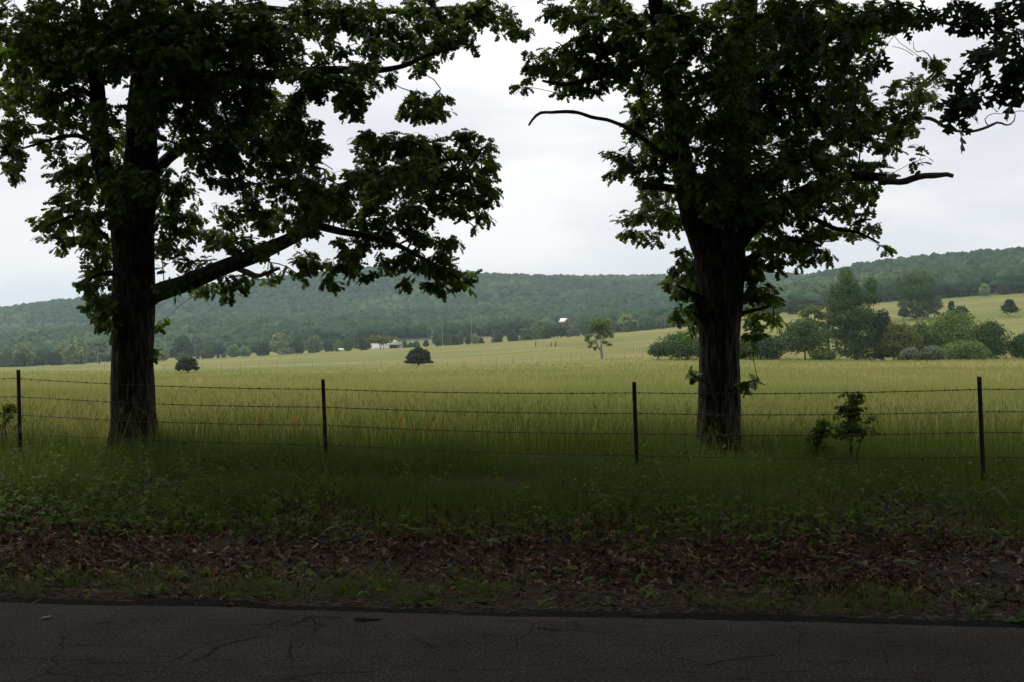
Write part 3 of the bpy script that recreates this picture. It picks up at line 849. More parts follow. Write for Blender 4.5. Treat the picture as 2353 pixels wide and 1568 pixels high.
def near_fence():
    rng = random.Random(4)
    base = at(1176, 0, 12.0)
    base[2] = 0
    root = thing('barbed_wire_fence', base, 'four strand barbed wire fence on rusty steel posts along the meadow', 'fence')
    wp = [[] for _ in range(4)]
    for px, py, bx, Y, wy in POSTS:
        top = at(px, py, Y)
        low = at(bx, 1100, Y)
        low[2] = min(low[2], float(zground(low[0], low[1])) - .25)
        m = MB()
        ax = (top - low)
        s = np.linspace(0, 1, 30)[:, None]
        q = low + ax * s

        def bar(w, d, oy):
            prof = np.array([[-w, -d], [w, -d], [w, d], [-w, d]]) / 2
            v = np.stack([q + np.array([a, b + oy, 0]) for a, b in prof], 1)
            i = np.arange(29)[:, None] * 4
            j = np.arange(4)[None]
            f = np.stack([i + j, i + (j + 1) % 4, i + 4 + (j + 1) % 4, i + 4 + j], -1).reshape(-1, 4)
            m.add(v.reshape(-1, 3), [f, np.array([[116, 117, 118, 119]])])
        bar(.046, .006, 0)
        bar(.010, .040, .0235)
        for k in range(26):
            c = q[3 + k] + np.array([0, -.007, 0])
            m.box(c, (.018, .010, .014))
        m.build('post', M_POST, root, base)
        for k in range(4):
            t = (wy[k] - py) / (1100 - py)
            wp[k].append(top + (at(bx, 1100, Y) - top) * t + np.array([0, -.016, 0]))
    # one more post each side, out of the frame, for the wires to run to
    for k in range(4):
        a, b = wp[k][0], wp[k][1]
        wp[k].insert(0, a - (b - a) + np.array([0, 0, -.13]))
        a, b = wp[k][-1], wp[k][-2]
        wp[k].append(a + (a - b) + np.array([0, 0, .05]))
    for e in (0, -1):
        t, l = wp[0][e] + np.array([0, .016, .12]), wp[3][e] + np.array([0, .016, -.9])
        m = MB()
        m.box((t + l) / 2, (.046, .03, t[2] - l[2]))
        m.build('post', M_POST, root, base)
    for k in range(4):
        w = MB()
        bb = w                                            # the barbs are twisted into the wire
        for a, b in zip(wp[k], wp[k][1:]):
            ln = np.linalg.norm(b - a)
            s = np.linspace(0, 1, 160)[:, None]
            sag = np.array([0, 0, -.022 - .012 * rng.random()])
            q = a * (1 - s) + b * s + sag * 4 * s * (1 - s)
            tw = s[:, 0] * ln * 2 * np.pi / .075
            off = np.stack([np.zeros(160), np.cos(tw), np.sin(tw)], -1) * .0032
            w.tube(q + off, .0030, 5, cap=False)
            w.tube(q - off, .0030, 5, cap=False)
            x = .05
            while x < ln:
                i = x / ln
                c = a * (1 - i) + b * i + sag * 4 * i * (1 - i)
                an = rng.uniform(0, 3.1)
                for r in (0, 1):
                    d = np.array([.25, math.cos(an + 1.5 * r), math.sin(an + 1.5 * r)]) * .019
                    cc = c + np.array([.006 * r, 0, 0])
                    bb.tube([cc - d, cc, cc + d], [.0012, .0032, .0012], 4)
                bb.tube([c - np.array([.008, 0, 0]), c + np.array([.012, 0, 0])], .0068, 5)
                x += .127
        w.build('wire', M_WIRE, root, base)


near_fence()

# ------------------------------------------------------------------ trees out in the meadow and beyond
G_DARK = [(0, (.024, .044, .016)), (1, (.050, .082, .030))]
G_MID = [(0, (0.0414, 0.0805, 0.023)), (1, (0.092, 0.1437, 0.0414))]
G_LIGHT = [(0, (0.084, 0.138, 0.0336)), (1, (0.156, 0.21, 0.06))]
G_OLIVE = [(0, (.080, .100, .024)), (1, (.150, .165, .045))]
G_PALE = [(0, (0.135, 0.1823, 0.0743)), (1, (0.2362, 0.2835, 0.1283))]
G_GREY = [(0, (0.0938, 0.125, 0.0775)), (1, (0.1688, 0.2063, 0.1313))]
G_CEDAR = [(0, (.024, .030, .014)), (1, (.048, .054, .024))]
G_RED = [(0, (.045, .040, .024)), (1, (.075, .066, .04))]
TONE = {k: leaf_mat('foliage_' + k, v, .22, .7, .12) for k, v in dict(dark=G_DARK, mid=G_MID, light=G_LIGHT, olive=G_OLIVE, pale=G_PALE, grey=G_GREY, cedar=G_CEDAR, russet=G_RED).items()}


def crown_cards(mb, lobes, n, size, rng, tpl=CLUMP, hollow=.5, nj=.45, jg=.22):
    lobes = [(np.asarray(c, float), np.asarray(r, float)) for c, r in lobes]
    area = np.array([r[0] * r[2] + r[1] * r[2] + r[0] * r[1] for _, r in lobes])
    cnt = np.maximum(3, (n * area / area.sum()).astype(int))
    for (c, r), k in zip(lobes, cnt):
        d = unit(rng.normal(size=(k, 3)))
        rad = hollow + (1.06 - hollow) * rng.random((k, 1)) ** .6
        jag = 1 + jg * vnoise(d * 2.4 + c[:1] * 3.1)[:, None] + jg * .6 * vnoise(d * 6 + c[:1])[:, None]
        p = c + d * r * rad * jag
        nr = unit(d / r) + rng.normal(0, nj, (k, 3)) + np.array([0, 0, .35])
        tone = rng.random()
        scatter(mb, tpl[0], tpl[1], p, unit(rng.normal(size=(k, 3))), nr, rng.uniform(.7, 1.35, k) * size, np.clip(.6 * rng.random(k) + .4 * tone, 0, 1))


def env_lobes(rng, n, w, h, d, shape='dome', lr=.26):
    out = []
    for i in range(n):
        z = (i + rng.random()) / n
        if shape == 'dome':
            f = math.sqrt(max(.05, 1 - (max(z - .35, 0) / .68) ** 2)) * (.75 + .25 * min(1, z / .3))
        elif shape == 'dome2':
            f = max(.15, 1 - .8 * z ** 1.5)
        elif shape == 'cone':
            f = max(.1, 1 - z * .92)
        elif shape == 'flat':
            f = .55 + .45 * math.sin(math.pi * min(1, z * 1.05 + .25))
        else:
            f = max(.12, math.sin(math.pi * (z * .85 + .12)))
        a = i * 2.4 + rng.uniform(-.5, .5)
        r = lr * w * rng.uniform(.75, 1.25) * (.55 + .45 * f)
        k = max(0, f * w / 2 - r * .75) * math.sqrt(rng.uniform(.25, 1))
        rz = min(r * rng.uniform(.6, .85), h * .45)
        out.append(((math.cos(a) * k, math.sin(a) * k * d / w, rz * .8 + z * max(0, h - 1.75 * rz)), (r, r * d / w, rz)))
    return out


def tree(name, label, cat, px, Y, base_py, top_py, wpx, tone, seed, n=1800, size=None, shape='dome', nl=16, bark=None, stems=1, cb=.25, lr=.26, group=None, cpx=None, trunk_r=None, lobes=None, leanpx=0, hollow=.5, on_ground=True):
    """one tree or shrub: trunk(s), a few limbs, and a crown of leaf clumps; sizes read in px at its own distance"""
    rng = np.random.default_rng(seed)
    g = ground_at(px, Y)
    k = Y / FPX
    topz = EYE + (H0 / 2 - top_py) * k
    h = topz - g[2]
    w = wpx * k
    root = thing(name, g, label, cat, group)
    sx_ = (0 if cpx is None else (cpx - px) * k)
    if lobes:
        lb = [((( a - px) * k, dy, EYE + (H0 / 2 - b) * k - g[2]), (rx * k, (rx * k if len(e) < 1 else e[0] * k), ry * k)) for a, b, rx, ry, dy, *e in lobes]
    else:
        lb = [((c[0] + sx_, c[1], c[2] + h * cb), r) for c, r in env_lobes(rng, nl, w * 1.18, h * (1 - cb) * 1.0, w * 1.05, shape, lr)]
    t = MB()
    tr = trunk_r or max(.05, h * .022)
    for s in range(stems):
        a = rng.uniform(0, 6.28)
        b0 = np.array([math.cos(a), math.sin(a), 0]) * (0 if stems == 1 else w * .08 * s)
        tops = [np.array(c) for c, _ in lb]
        topc = max(tops, key=lambda c: c[2] - abs(c[0]) * .3) if s == 0 else tops[rng.integers(len(tops))]
        ln = np.array([leanpx * k, 0, 0])
        ss = np.linspace(0, 1, 9)[:, None]
        q = b0 * (1 - ss) + (topc * .92) * ss + ln * np.sin(np.pi * ss)
        q[:, 2] = np.linspace(-.3, topc[2], 9)
        t.tube(q, np.linspace(tr, tr * .25, 9), 7, .1, 4)
        for c in tops[::max(1, len(tops) // 9)]:
            i = min(7, max(2, int(8 * (c[2] * .6) / max(.1, topc[2]))))
            m = (q[i] + c) / 2 + np.array([0, 0, .04 * h])
            t.tube([q[i], m, c], [tr * .45, tr * .3, tr * .1], 5)
    t.build('trunk', bark or M_BROWNBARK, root)
    c = MB()
    crown_cards(c, lb, int(n * 2.4), size or max(.24, 2.9 * k), rng, hollow=hollow, jg=.42 if tone == 'cedar' else .28)
    c.build('crown', TONE[tone], root)
    return root


TREES = [
    # name, label, category, px, Y, base, top, width, tone, seed, extra
    ('cedar_tree', 'round dark cedar standing alone in the meadow just right of the left oak trunk', 'tree', 430, 152, 860, 823, 50, 'cedar', 1, dict(n=1500, trunk_r=.16, hollow=.3, lobes=[(430, 829, 17, 6, 0), (416, 836, 11, 8, .3), (443, 835, 11, 8, -.3), (430, 840, 19, 9, -.4), (411, 846, 8, 5, 0), (449, 846, 7, 5, .3), (430, 846, 17, 4, -.5), (421, 827, 7, 4, .2), (439, 826, 8, 4, 0)])),
    ('cedar_tree', 'broad dark cedar standing alone in the meadow in front of the white barn', 'tree', 962, 200, 845, 797, 54, 'cedar', 2, dict(n=2200, trunk_r=.22, hollow=.3, lobes=[(960, 804, 10, 7, 0), (951, 812, 12, 8, .4), (972, 811, 12, 8, -.3), (945, 823, 12, 7, 0), (962, 820, 17, 10, -.7), (980, 822, 10, 8, .3), (939, 832, 10, 3, .2), (953, 832, 13, 4, -.6), (972, 832, 13, 4, -.6), (986, 832, 9, 3, .3), (983, 812, 5, 5, 0), (941, 816, 5, 4, 0)])),
    ('shrub', 'small many stemmed olive shrub at the left end of the thicket', 'shrub', 1514, 166, 826, 787, 48, 'mid', 4, dict(n=900, stems=4, cb=.22, shape='flat')),
    ('shrub', 'round leafy green bush directly left of the right oak trunk', 'shrub', 1566, 163, 828, 761, 112, 'mid', 5, dict(n=2600, stems=2, cb=.06, nl=22)),
    ('shrub', 'dark rounded bush directly right of the right oak trunk', 'shrub', 1742, 163, 828, 766, 124, 'dark', 6, dict(n=2600, stems=2, cb=.02, nl=22)),
    ('small_tree', 'small layered tree with a short dark trunk between the round bush and the tall tree', 'tree', 1851, 164, 826, 728, 122, 'mid', 7, dict(n=3000, cb=.16, nl=22, lr=.2, cpx=1842, shape='flat')),
    ('small_tree', 'thin leaning light green tree with pale bare stems beside the tall tree', 'tree', 1917, 172, 826, 698, 60, 'light', 8,
     dict(n=900, bark=M_PALEBARK, stems=2, lobes=[(1868, 712, 20, 11, 0), (1850, 722, 13, 9, .5), (1886, 726, 16, 9, -.4), (1876, 745, 14, 8, .4), (1900, 748, 12, 9, .6), (1862, 738, 9, 7, 0), (1905, 770, 10, 8, 0)], hollow=.2, trunk_r=.14)),
    ('tall_tree', 'tallest tree of the thicket with two peaks and dense dark green foliage', 'tree', 1968, 168, 828, 613, 130, 'mid', 9,
     dict(n=7500, trunk_r=.35, lobes=[(1943, 634, 17, 20, 0), (1950, 660, 26, 22, .5), (1925, 672, 22, 18, -.6), (1960, 690, 32, 24, .4), (1922, 702, 30, 22, -1), (2003, 655, 15, 20, .6), (2001, 684, 18, 18, 0), (2012, 690, 10, 8, 0),
                                     (1945, 726, 42, 26, -1), (1985, 730, 34, 28, .5), (1930, 758, 34, 24, .2), (1972, 770, 44, 30, -.8), (2010, 765, 22, 30, 0), (1945, 795, 36, 28, -1), (1990, 800, 40, 28, -1), (1915, 735, 18, 14, 0), (2000, 740, 20, 24, -.5)], hollow=.45)),
    ('dark_tree', 'narrow very dark leafy tree right beside the tall tree', 'tree', 2028, 166, 828, 709, 50, 'dark', 10, dict(n=2200, cb=.02, nl=16, shape='col', lr=.4)),
    ('shrub', 'yellowish olive bush right of the dark narrow tree', 'shrub', 2064, 163, 827, 737, 92, 'olive', 11, dict(n=2400, stems=2, cb=.02, nl=20)),
    ('shrub', 'middle sized green bush between the yellowish bush and the big bush', 'shrub', 2112, 168, 827, 738, 76, 'mid', 12, dict(n=1700, stems=2, cb=.02, nl=16)),
    ('shrub', 'biggest bright green bush of the thicket, peaked in the middle', 'shrub', 2190, 170, 826, 707, 136, 'light', 13, dict(n=4200, stems=3, cb=.02, nl=30, lr=.2)),
    ('shrub', 'dark leafy bush at the right end of the thicket', 'shrub', 2276, 168, 824, 733, 78, 'mid', 14, dict(n=2400, stems=2, cb=.0, nl=20)),
    ('shrub', 'bright green rounded bush in front of the biggest bush', 'shrub', 2218, 158, 828, 782, 100, 'light', 15, dict(n=2400, stems=2, cb=.0, nl=18, lr=.22)),
    ('shrub', 'grey green low shrub with fine twigs at the foot of the biggest bush', 'shrub', 2140, 157, 829, 793, 52, 'grey', 16, dict(n=1400, stems=3, cb=.0, nl=14)),
    ('shrub', 'low grey green shrub in front of the yellowish olive bush', 'shrub', 2092, 157, 829, 797, 46, 'grey', 17, dict(n=1000, stems=3, cb=.0, nl=12)),
    ('shrub', 'green bush cut by the right edge of the photo beyond the thicket', 'shrub', 2352, 166, 823, 764, 64, 'mid', 18, dict(n=1700, stems=2, cb=.02, nl=16)),
    ('shrub', 'low light green bush under the thin leaning tree', 'shrub', 1893, 162, 829, 800, 54, 'light', 19, dict(n=1000, stems=2, cb=.0, nl=12)),
    ('shade_tree', 'tall dense tree on the rising pasture behind the thicket', 'tree', 2104, 350, 733, 620, 84, 'mid', 20,
     dict(n=3200, lobes=[(2112, 640, 30, 20, 0), (2086, 650, 26, 20, 1), (2132, 655, 18, 20, 0), (2105, 668, 40, 22, -1), (2078, 675, 18, 16, 0), (2080, 700, 18, 9, 0), (2110, 700, 26, 18, 0), (2128, 690, 20, 18, 1), (2098, 722, 18, 10, -2), (2120, 718, 14, 14, -1)])),
    ('small_tree', 'little round tree at the left foot of the dense pasture tree', 'tree', 2076, 345, 734, 706, 24, 'dark', 21, dict(n=500, cb=.25, nl=9)),
    ('small_tree', 'greyish feathery tree at the right foot of the dense pasture tree', 'tree', 2147, 350, 731, 676, 30, 'grey', 22, dict(n=700, cb=.1, nl=12)),
    ('cedar_tree', 'dark upright cedar showing above the biggest bush', 'tree', 2186, 340, 728, 690, 22, 'cedar', 23, dict(n=700, cb=.08, shape='cone', nl=12)),
    ('cedar_tree', 'dark low rounded cedar beside the upright one on the pasture', 'tree', 2208, 340, 728, 702, 30, 'cedar', 24, dict(n=700, cb=.08, nl=12)),
    ('cedar_tree', 'dark conical cedar with a pale trunk alone on the pasture at far right', 'tree', 2320, 340, 727, 687, 34, 'cedar', 25, dict(n=900, cb=.26, shape='cone', nl=16, lr=.3, bark=M_PALEBARK, trunk_r=.14)),
    ('small_tree', 'pale green tree at the wood edge above the pasture', 'tree', 2262, 535, 682, 650, 24, 'pale', 26, dict(n=450, cb=.05, nl=10)),
    ('cedar_tree', 'dark cedar at the wood edge above the lone conical cedar', 'tree', 2304, 545, 676, 650, 26, 'cedar', 27, dict(n=450, cb=.02, shape='cone', nl=10, lr=.36)),
    ('cedar_tree', 'dark spreading cedar on the pasture edge left of the tall tree', 'tree', 1822, 470, 718, 690, 34, 'cedar', 28, dict(n=450, cb=.02, nl=10)),
    ('small_tree', 'dark umbrella shaped tree standing in front of the white barn', 'tree', 874, 425, 803, 770, 60, 'olive', 29, dict(n=900, cb=.42, shape='dome', nl=14, lr=.2, stems=3, trunk_r=.16)),
]
for nm, lb, ct, px, Y, by, ty, wp_, tone, sd, ex in TREES:
    tree(nm, lb, ct, px, Y, by, ty, wp_, tone, sd, **ex)

# the slender open tree in mid meadow, limb by limb
def slender_tree():
    rng = np.random.default_rng(3)
    px, Y = 1384, 198
    g = ground_at(px, Y)
    k = Y / FPX
    root = thing('slender_tree', g, 'slender open crowned tree with pale forked trunk alone in mid meadow', 'tree')
    T = MB()

    def br(pts):
        p = np.array([((a - px) * k, d, EYE + (H0 / 2 - b) * k - g[2]) for a, b, d, _ in pts])
        T.tube(p, np.array([r for *_, r in pts]) * k, 7, .1, 4)
    br([(1384, 830, 0, 3.4), (1383, 815, 0, 3), (1381, 803, 0, 2.8), (1382, 793, 0, 2.2), (1387, 775, .3, 1.6), (1392, 758, .5, 1.1), (1397, 742, .6, .6)])
    br([(1381, 806, 0, 2.4), (1374, 797, -.2, 2), (1369, 785, -.3, 1.6), (1365, 770, -.4, 1.2), (1364, 752, -.4, .7)])
    br([(1371, 790, -.3, 1.2), (1362, 784, -.6, .9), (1352, 777, -.8, .6)])
    br([(1387, 778, .3, 1.2), (1395, 771, .6, .9), (1402, 766, .8, .6)])
    br([(1369, 786, -.3, .9), (1376, 770, .2, .7), (1379, 750, .4, .5)])
    T.build('trunk', M_PALEBARK, root)
    lb = [(1385, 742, 18, 9, 0), (1400, 738, 9, 7, .4), (1366, 744, 12, 9, -.3), (1376, 755, 14, 8, .5), (1393, 756, 12, 8, -.4), (1360, 757, 9, 7, 0), (1352, 772, 11, 5, -.6), (1348, 780, 6, 5, -.6), (1358, 788, 9, 5, -.6), (1355, 796, 5, 4, -.5),
          (1395, 772, 9, 6, .5), (1404, 766, 7, 5, .6), (1408, 773, 3, 5, .6), (1390, 787, 8, 4, .4), (1401, 792, 7, 4, .4), (1376, 775, 9, 6, 0), (1367, 800, 6, 4, -.4), (1383, 765, 9, 6, .4)]
    c = MB()
    crown_cards(c, [(((a - px) * k, d, EYE + (H0 / 2 - b) * k - g[2]), (rx * k, rx * k * .9, ry * k)) for a, b, rx, ry, d in lb], 2100, .30, rng, hollow=.2, jg=.5)
    c.build('crown', TONE['light'], root)


slender_tree()

# row of trees along the valley floor: a few kinds of tree, copied with meshes shared
VARIANTS = []
for v in range(8):
    rng = np.random.default_rng(200 + v)
    shp = ['dome', 'flat', 'dome', 'cone', 'col', 'dome', 'flat', 'dome'][v]
    cb_ = [.10, .18, .05, .04, .08, .2, .04, .02][v]
    lb = [((c[0], c[1], c[2] * 1.0 + cb_), r) for c, r in env_lobes(rng, [14, 16, 18, 12, 14, 15, 20, 22][v], 1.0, 1 - cb_, .95, shp, [.27, .24, .24, .36, .34, .25, .22, .2][v])]
    c, t = MB(), MB()
    crown_cards(c, lb, 1300, .085, rng)
    t.tube([(0, 0, -.1), (.01, 0, .2), (0, .01, .5), (.01, 0, .8)], [.03, .025, .018, .006], 6)
    for cc, _ in lb[::3]:
        t.tube([(0, 0, cc[2] * .5), np.array(cc) * np.array([.5, .5, .8]), cc], [.012, .008, .003], 4)
    VARIANTS.append((c, t))
VMESH = {}


def valley_tree(label, px, Y, top_py, wpx, tone, v, name='valley_tree', group='trees along the valley floor'):
    g = ground_at(px, Y)
    h = EYE + (H0 / 2 - top_py) * Y / FPX - g[2]
    root = thing(name, g, label, 'tree', group)
    for part, i, mat in (('crown', 0, TONE[tone]), ('trunk', 1, M_BROWNBARK)):
        if (v, part) not in VMESH:
            o = VARIANTS[v][i].build(part, mat, root)
            VMESH[(v, part)] = o
            o.parent = root
        else:
            o = VMESH[(v, part)].copy()
            COL.objects.link(o)
            o.parent = root
        o.scale = (wpx * Y / FPX, wpx * Y / FPX, h)
        o.material_slots[0].link = 'OBJECT'
        o.material_slots[0].material = mat
    root.rotation_euler[2] = (px * 37 % 628) / 100
    return root


VT = [  # px, Y, top, width, tone, variant, label
    (14, 560, 797, 34, 'grey', 0, 'grey green tree at the very left edge of the valley tree line'),
    (55, 570, 786, 58, 'pale', 1, 'broad pale tree second from the left edge in the valley'),
    (49, 545, 810, 38, 'dark', 2, 'dark round tree in front of the broad pale tree near the left edge'),
    (100, 560, 797, 42, 'mid', 5, 'mid green tree between the broad pale tree and the large pale dome at left'),
    (127, 545, 808, 32, 'dark', 0, 'small dark tree left of the large pale domed tree'),
    (136, 575, 789, 36, 'pale', 6, 'light tree just behind the small dark tree left of the pale dome'),
    (175, 560, 774, 60, 'pale', 7, 'large pale domed tree left of the left oak trunk'),
    (228, 575, 778, 64, 'grey', 1, 'wide grey green tree with a bare snag before it left of the oak trunk'),
    (376, 560, 788, 27, 'pale', 4, 'slim pale tree just right of the left oak trunk in the valley'),
    (362, 590, 800, 30, 'mid', 0, 'mid green tree half behind the left oak trunk'),
    (420, 590, 769, 50, 'dark', 2, 'big dark tree above the round meadow cedar'),
    (420, 545, 810, 36, 'mid', 6, 'low bush right above the round meadow cedar'),
    (455, 540, 809, 9, 'cedar', 3, 'tiny conical cedar beside the utility pole left of the round tree'),
    (477, 560, 793, 34, 'mid', 7, 'neat round tree standing free in the valley gap'),
    (501, 540, 811, 9, 'cedar', 3, 'tiny dark conical cedar right of the neat round tree'),
    (514, 545, 813, 18, 'mid', 6, 'low bush right of the tiny dark conical cedar'),
    (537, 560, 790, 36, 'pale', 0, 'pale yellow green tree right of the valley gap'),
    (564, 565, 794, 30, 'pale', 5, 'smaller pale tree touching the pale yellow green one'),
    (604, 555, 786, 34, 'dark', 7, 'dark round tree left of the tall pale tree'),
    (641, 580, 764, 56, 'pale', 1, 'tall pale tree half way between left oak and white barn'),
    (682, 585, 767, 44, 'mid', 2, 'mid green tree right of the tall pale tree'),
    (662, 545, 800, 40, 'grey', 6, 'low grey bushes below the tall pale tree'),
    (722, 575, 771, 48, 'grey', 0, 'grey green tree third left of the white barn'),
    (757, 560, 781, 28, 'dark', 5, 'dark tree left of the small white box'),
    (777, 550, 779, 24, 'light', 4, 'light green slim tree above the small white box'),
    (800, 565, 770, 30, 'mid', 0, 'mid green tree immediately left of the white barn'),
    (838, 600, 759, 64, 'dark', 2, 'wide dark tree rising behind the white barn'),
    (908, 590, 773, 24, 'light', 7, 'light round tree showing over the barn roof peak'),
    (929, 545, 780, 16, 'mid', 4, 'slim tree immediately right of the white barn'),
    (943, 545, 787, 18, 'dark', 6, 'low dark bush second right of the white barn'),
    (957, 550, 783, 18, 'mid', 0, 'bush standing behind the broad meadow cedar'),
    (979, 555, 781, 16, 'russet', 5, 'brownish bush left of the pale snag'),
    (1006, 600, 757, 28, 'mid', 7, 'round tree right of the pale snag'),
    (1009, 545, 782, 22, 'cedar', 3, 'dark cedar below the round tree right of the snag'),
    (1027, 580, 761, 26, 'mid', 0, 'mid green tree two right of the pale snag'),
    (1044, 550, 769, 26, 'russet', 3, 'brownish cedar left of the little valley clearing'),
    (1057, 600, 759, 24, 'mid', 2, 'tree behind the brownish cedar'),
    (1076, 550, 772, 18, 'cedar', 5, 'dark small tree beside the pale feathery one'),
    (1092, 555, 765, 22, 'pale', 4, 'pale feathery tree left of the middle utility pole'),
    (1106, 545, 776, 18, 'russet', 6, 'low brownish bush left of the middle utility pole'),
    (1142, 560, 757, 34, 'dark', 2, 'dark tree just right of the middle utility pole'),
    (1178, 550, 762, 28, 'dark', 0, 'dark tree second right of the middle utility pole'),
    (1210, 565, 756, 42, 'mid', 6, 'broad bushy tree left below the red barn'),
    (1238, 590, 733, 36, 'light', 7, 'light tall tree left of the red barn'),
    (1257, 545, 750, 26, 'dark', 3, 'dark pointed tree below and left of the red barn'),
    (1282, 560, 743, 40, 'dark', 5, 'dark tree directly in front of the red barn'),
    (1304, 610, 743, 30, 'mid', 0, 'round green tree hiding the lower red wall of the barn'),
    (1318, 565, 744, 36, 'grey', 1, 'greyish tree just right of the red barn'),
    (1345, 590, 733, 34, 'mid', 0, 'tree behind the slender meadow tree on its left'),
    (1395, 595, 730, 44, 'grey', 2, 'greyish tree behind the slender meadow tree on its right'),
    (1440, 590, 720, 62, 'pale', 1, 'wide pale tree two right of the slender meadow tree'),
    (1450, 555, 736, 44, 'mid', 6, 'bushy mid green growth below the wide pale tree'),
    (1491, 575, 728, 34, 'mid', 7, 'round tree left of the right hand utility pole'),
    (1522, 585, 724, 36, 'grey', 0, 'greyish tree behind the right hand utility pole'),
    (1560, 575, 727, 44, 'mid', 2, 'mid green tree left of the right oak trunk')]
for px, Y, ty, wpx, tone, v, lab in VT:
    valley_tree(lab, px, Y, ty, wpx, tone, v)


# wooded hillsides: far-off wood read as one mass
def forest():
    rng = np.random.default_rng(8)
    pts = []
    Yr = 560.0
    while Yr < 1750:
        step = 8.6 + (Yr - 560) * .0012
        xs = np.arange(-1.05, 1.25, step / Yr) * Yr
        xs = xs + rng.uniform(-.5, .5, len(xs)) * step
        ys = Yr + rng.uniform(-.5, .5, len(xs)) * step
        pts.append(np.c_[xs, ys])
        Yr += step * .95
    P = np.concatenate(pts)
    u = P[:, 0] / P[:, 1] * FPX + W0 / 2
    lim = np.interp(u, [-2000, 0, 400, 700, 960, 1150, 1300, 1600, 1740, 1800, 2600], [640, 640, 690, 700, 735, 735, 690, 660, 600, 540, 545])
    wob = vnoise(np.c_[P * .02, P[:, 0] * 0]) * 14
    keep = (P[:, 1] > lim + wob) & ~((u > 1750) & (P[:, 1] > 1080) & (P[:, 1] < 1300)) & (u > -250) & (u < 2650) & ~((u > 1262) & (u < 1325) & (P[:, 1] < 725))
    P = P[keep]
    z = zground(P[:, 0], P[:, 1])
    # leave out what the slope in front hides (kept: whatever shows above the running skyline)
    py = H0 / 2 - (z + 12 - EYE) / P[:, 1] * FPX
    u = P[:, 0] / P[:, 1] * FPX + W0 / 2
    order = np.argsort(P[:, 1])
    sky = np.full(400, 9999.0)
    ok = np.zeros(len(P), bool)
    bi = np.clip(((u + 300) / 3000 * 400).astype(int), 0, 399)
    for i in order:
        b = bi[i]
        if py[i] < sky[b] + 14:
            ok[i] = True
        sky[b] = min(sky[b], py[i] + 4)
    P, z = P[ok], z[ok]
    n = len(P)
    tpl = []
    for v in range(7):
        r = np.random.default_rng(300 + v)
        lb = env_lobes(r, 6, 1.0, 1.0, 1.0, 'dome', .36)
        mb = MB()
        crown_cards(mb, lb, 84, .125, r, QUAD, hollow=.97, nj=.35)
        nu, nv = 18, 10
        th, ph = np.meshgrid(np.linspace(0, 2 * np.pi, nu, endpoint=False), np.linspace(.02, 2.0, nv))
        d = np.stack([np.cos(th) * np.sin(ph), np.sin(th) * np.sin(ph), np.cos(ph)], -1)
        bump = 1 + .28 * vnoise(d * 1.9 + v * 5) + .26 * vnoise(d * 4.2 + v * 3) + .16 * vnoise(d * 9 + v)
        dv = (d * bump[..., None]) * np.array([.46, .46, .46]) + np.array([0, 0, .5])
        iu = np.arange(nv - 1)[:, None] * nu
        ju = np.arange(nu)[None]
        ku = (ju + 1) % nu
        mb.add(dv.reshape(-1, 3), np.stack([iu + ju, iu + nu + ju, iu + nu + ku, iu + ku], -1).reshape(-1, 4), np.clip(.5 + .5 * vnoise(d * 4 + v * 2), 0, 1).ravel())
        tpl.append((np.concatenate(mb.v), np.concatenate(mb.f), np.concatenate(mb.a)))
    mb = MB()
    kind = rng.integers(0, 7, n)
    big = vnoise(np.c_[P * .012, P[:, 0] * 0 + 2])
    for v in range(7):
        s = np.where(kind == v)[0]
        tv, tf, ta = tpl[v]
        a = rng.uniform(0, 6.28, len(s))
        w = rng.uniform(10, 17, len(s)) * np.where(P[s, 1] < 800, .92, 1.0)
        h = rng.uniform(8.5, 13, len(s))
        cs, sn = np.cos(a)[:, None], np.sin(a)[:, None]
        x = (tv[None, :, 0] * cs - tv[None, :, 1] * sn) * w[:, None] + P[s, 0:1]
        y = (tv[None, :, 0] * sn + tv[None, :, 1] * cs) * w[:, None] + P[s, 1:2]
        zz = tv[None, :, 2] * h[:, None] + z[s][:, None]
        k = len(tv)
        rn = np.clip(.15 * ta[None] + (.10 + .45 * rng.random(len(s)) + .42 * np.maximum(0, big[s]) + .25 * (rng.random(len(s)) > .9))[:, None], 0, 1)
        mb.add(np.stack([x, y, zz], -1).reshape(-1, 3), (tf[None] + (np.arange(len(s)) * k)[:, None, None]).reshape(-1, 4), rn.ravel())
    m = leaf_mat('hillside_foliage', [(0, (.013, .031, .014)), (.35, (.030, .062, .026)), (.7, (.054, .092, .036)), (1, (.105, .138, .054))], .15, .8, .05)
    o = mb.build('forest', m)
    tag(o, 'dense green broadleaf wood covering the hillsides', 'forest', kind='stuff')
    print('forest trees', n)


forest()

# ------------------------------------------------------------------ barns, poles, snags, far fences
M_WHITE = noise_mat('white_metal', [(.3, (.80, .79, .77)), (.7, (.88, .87, .85))], (1, 1, 1), .6, 3, .6)
M_CREAM = noise_mat('cream_metal', [(.3, (.76, .74, .68)), (.7, (.84, .82, .76))], (1, 1, 1), .6, 3, .6)
M_RED = noise_mat('red_boards', [(.3, (.13, .032, .028)), (.7, (.19, .05, .042))], (1, 1, 1), 1.5, 3, .8)
M_BARN_SHADE = noise_mat('barn_shade', [(.3, (.04, .04, .045)), (.7, (.07, .07, .075))], (1, 1, 1), .5, 3, .9)
M_HAY = noise_mat('stacked_hay', [(.3, (.13, .10, .075)), (.7, (.24, .19, .14))], (1, 1, 1), 1.2, 5, .95)
M_POLE = noise_mat('weathered_pole', [(.3, (.10, .085, .07)), (.7, (.20, .175, .15))], (1, 1, 1), 2, 3, .9)
M_SNAG = noise_mat('bleached_wood', [(.3, (.16, .15, .14)), (.7, (.28, .26, .24))], (1, 1, 1), 1, 3, .9)


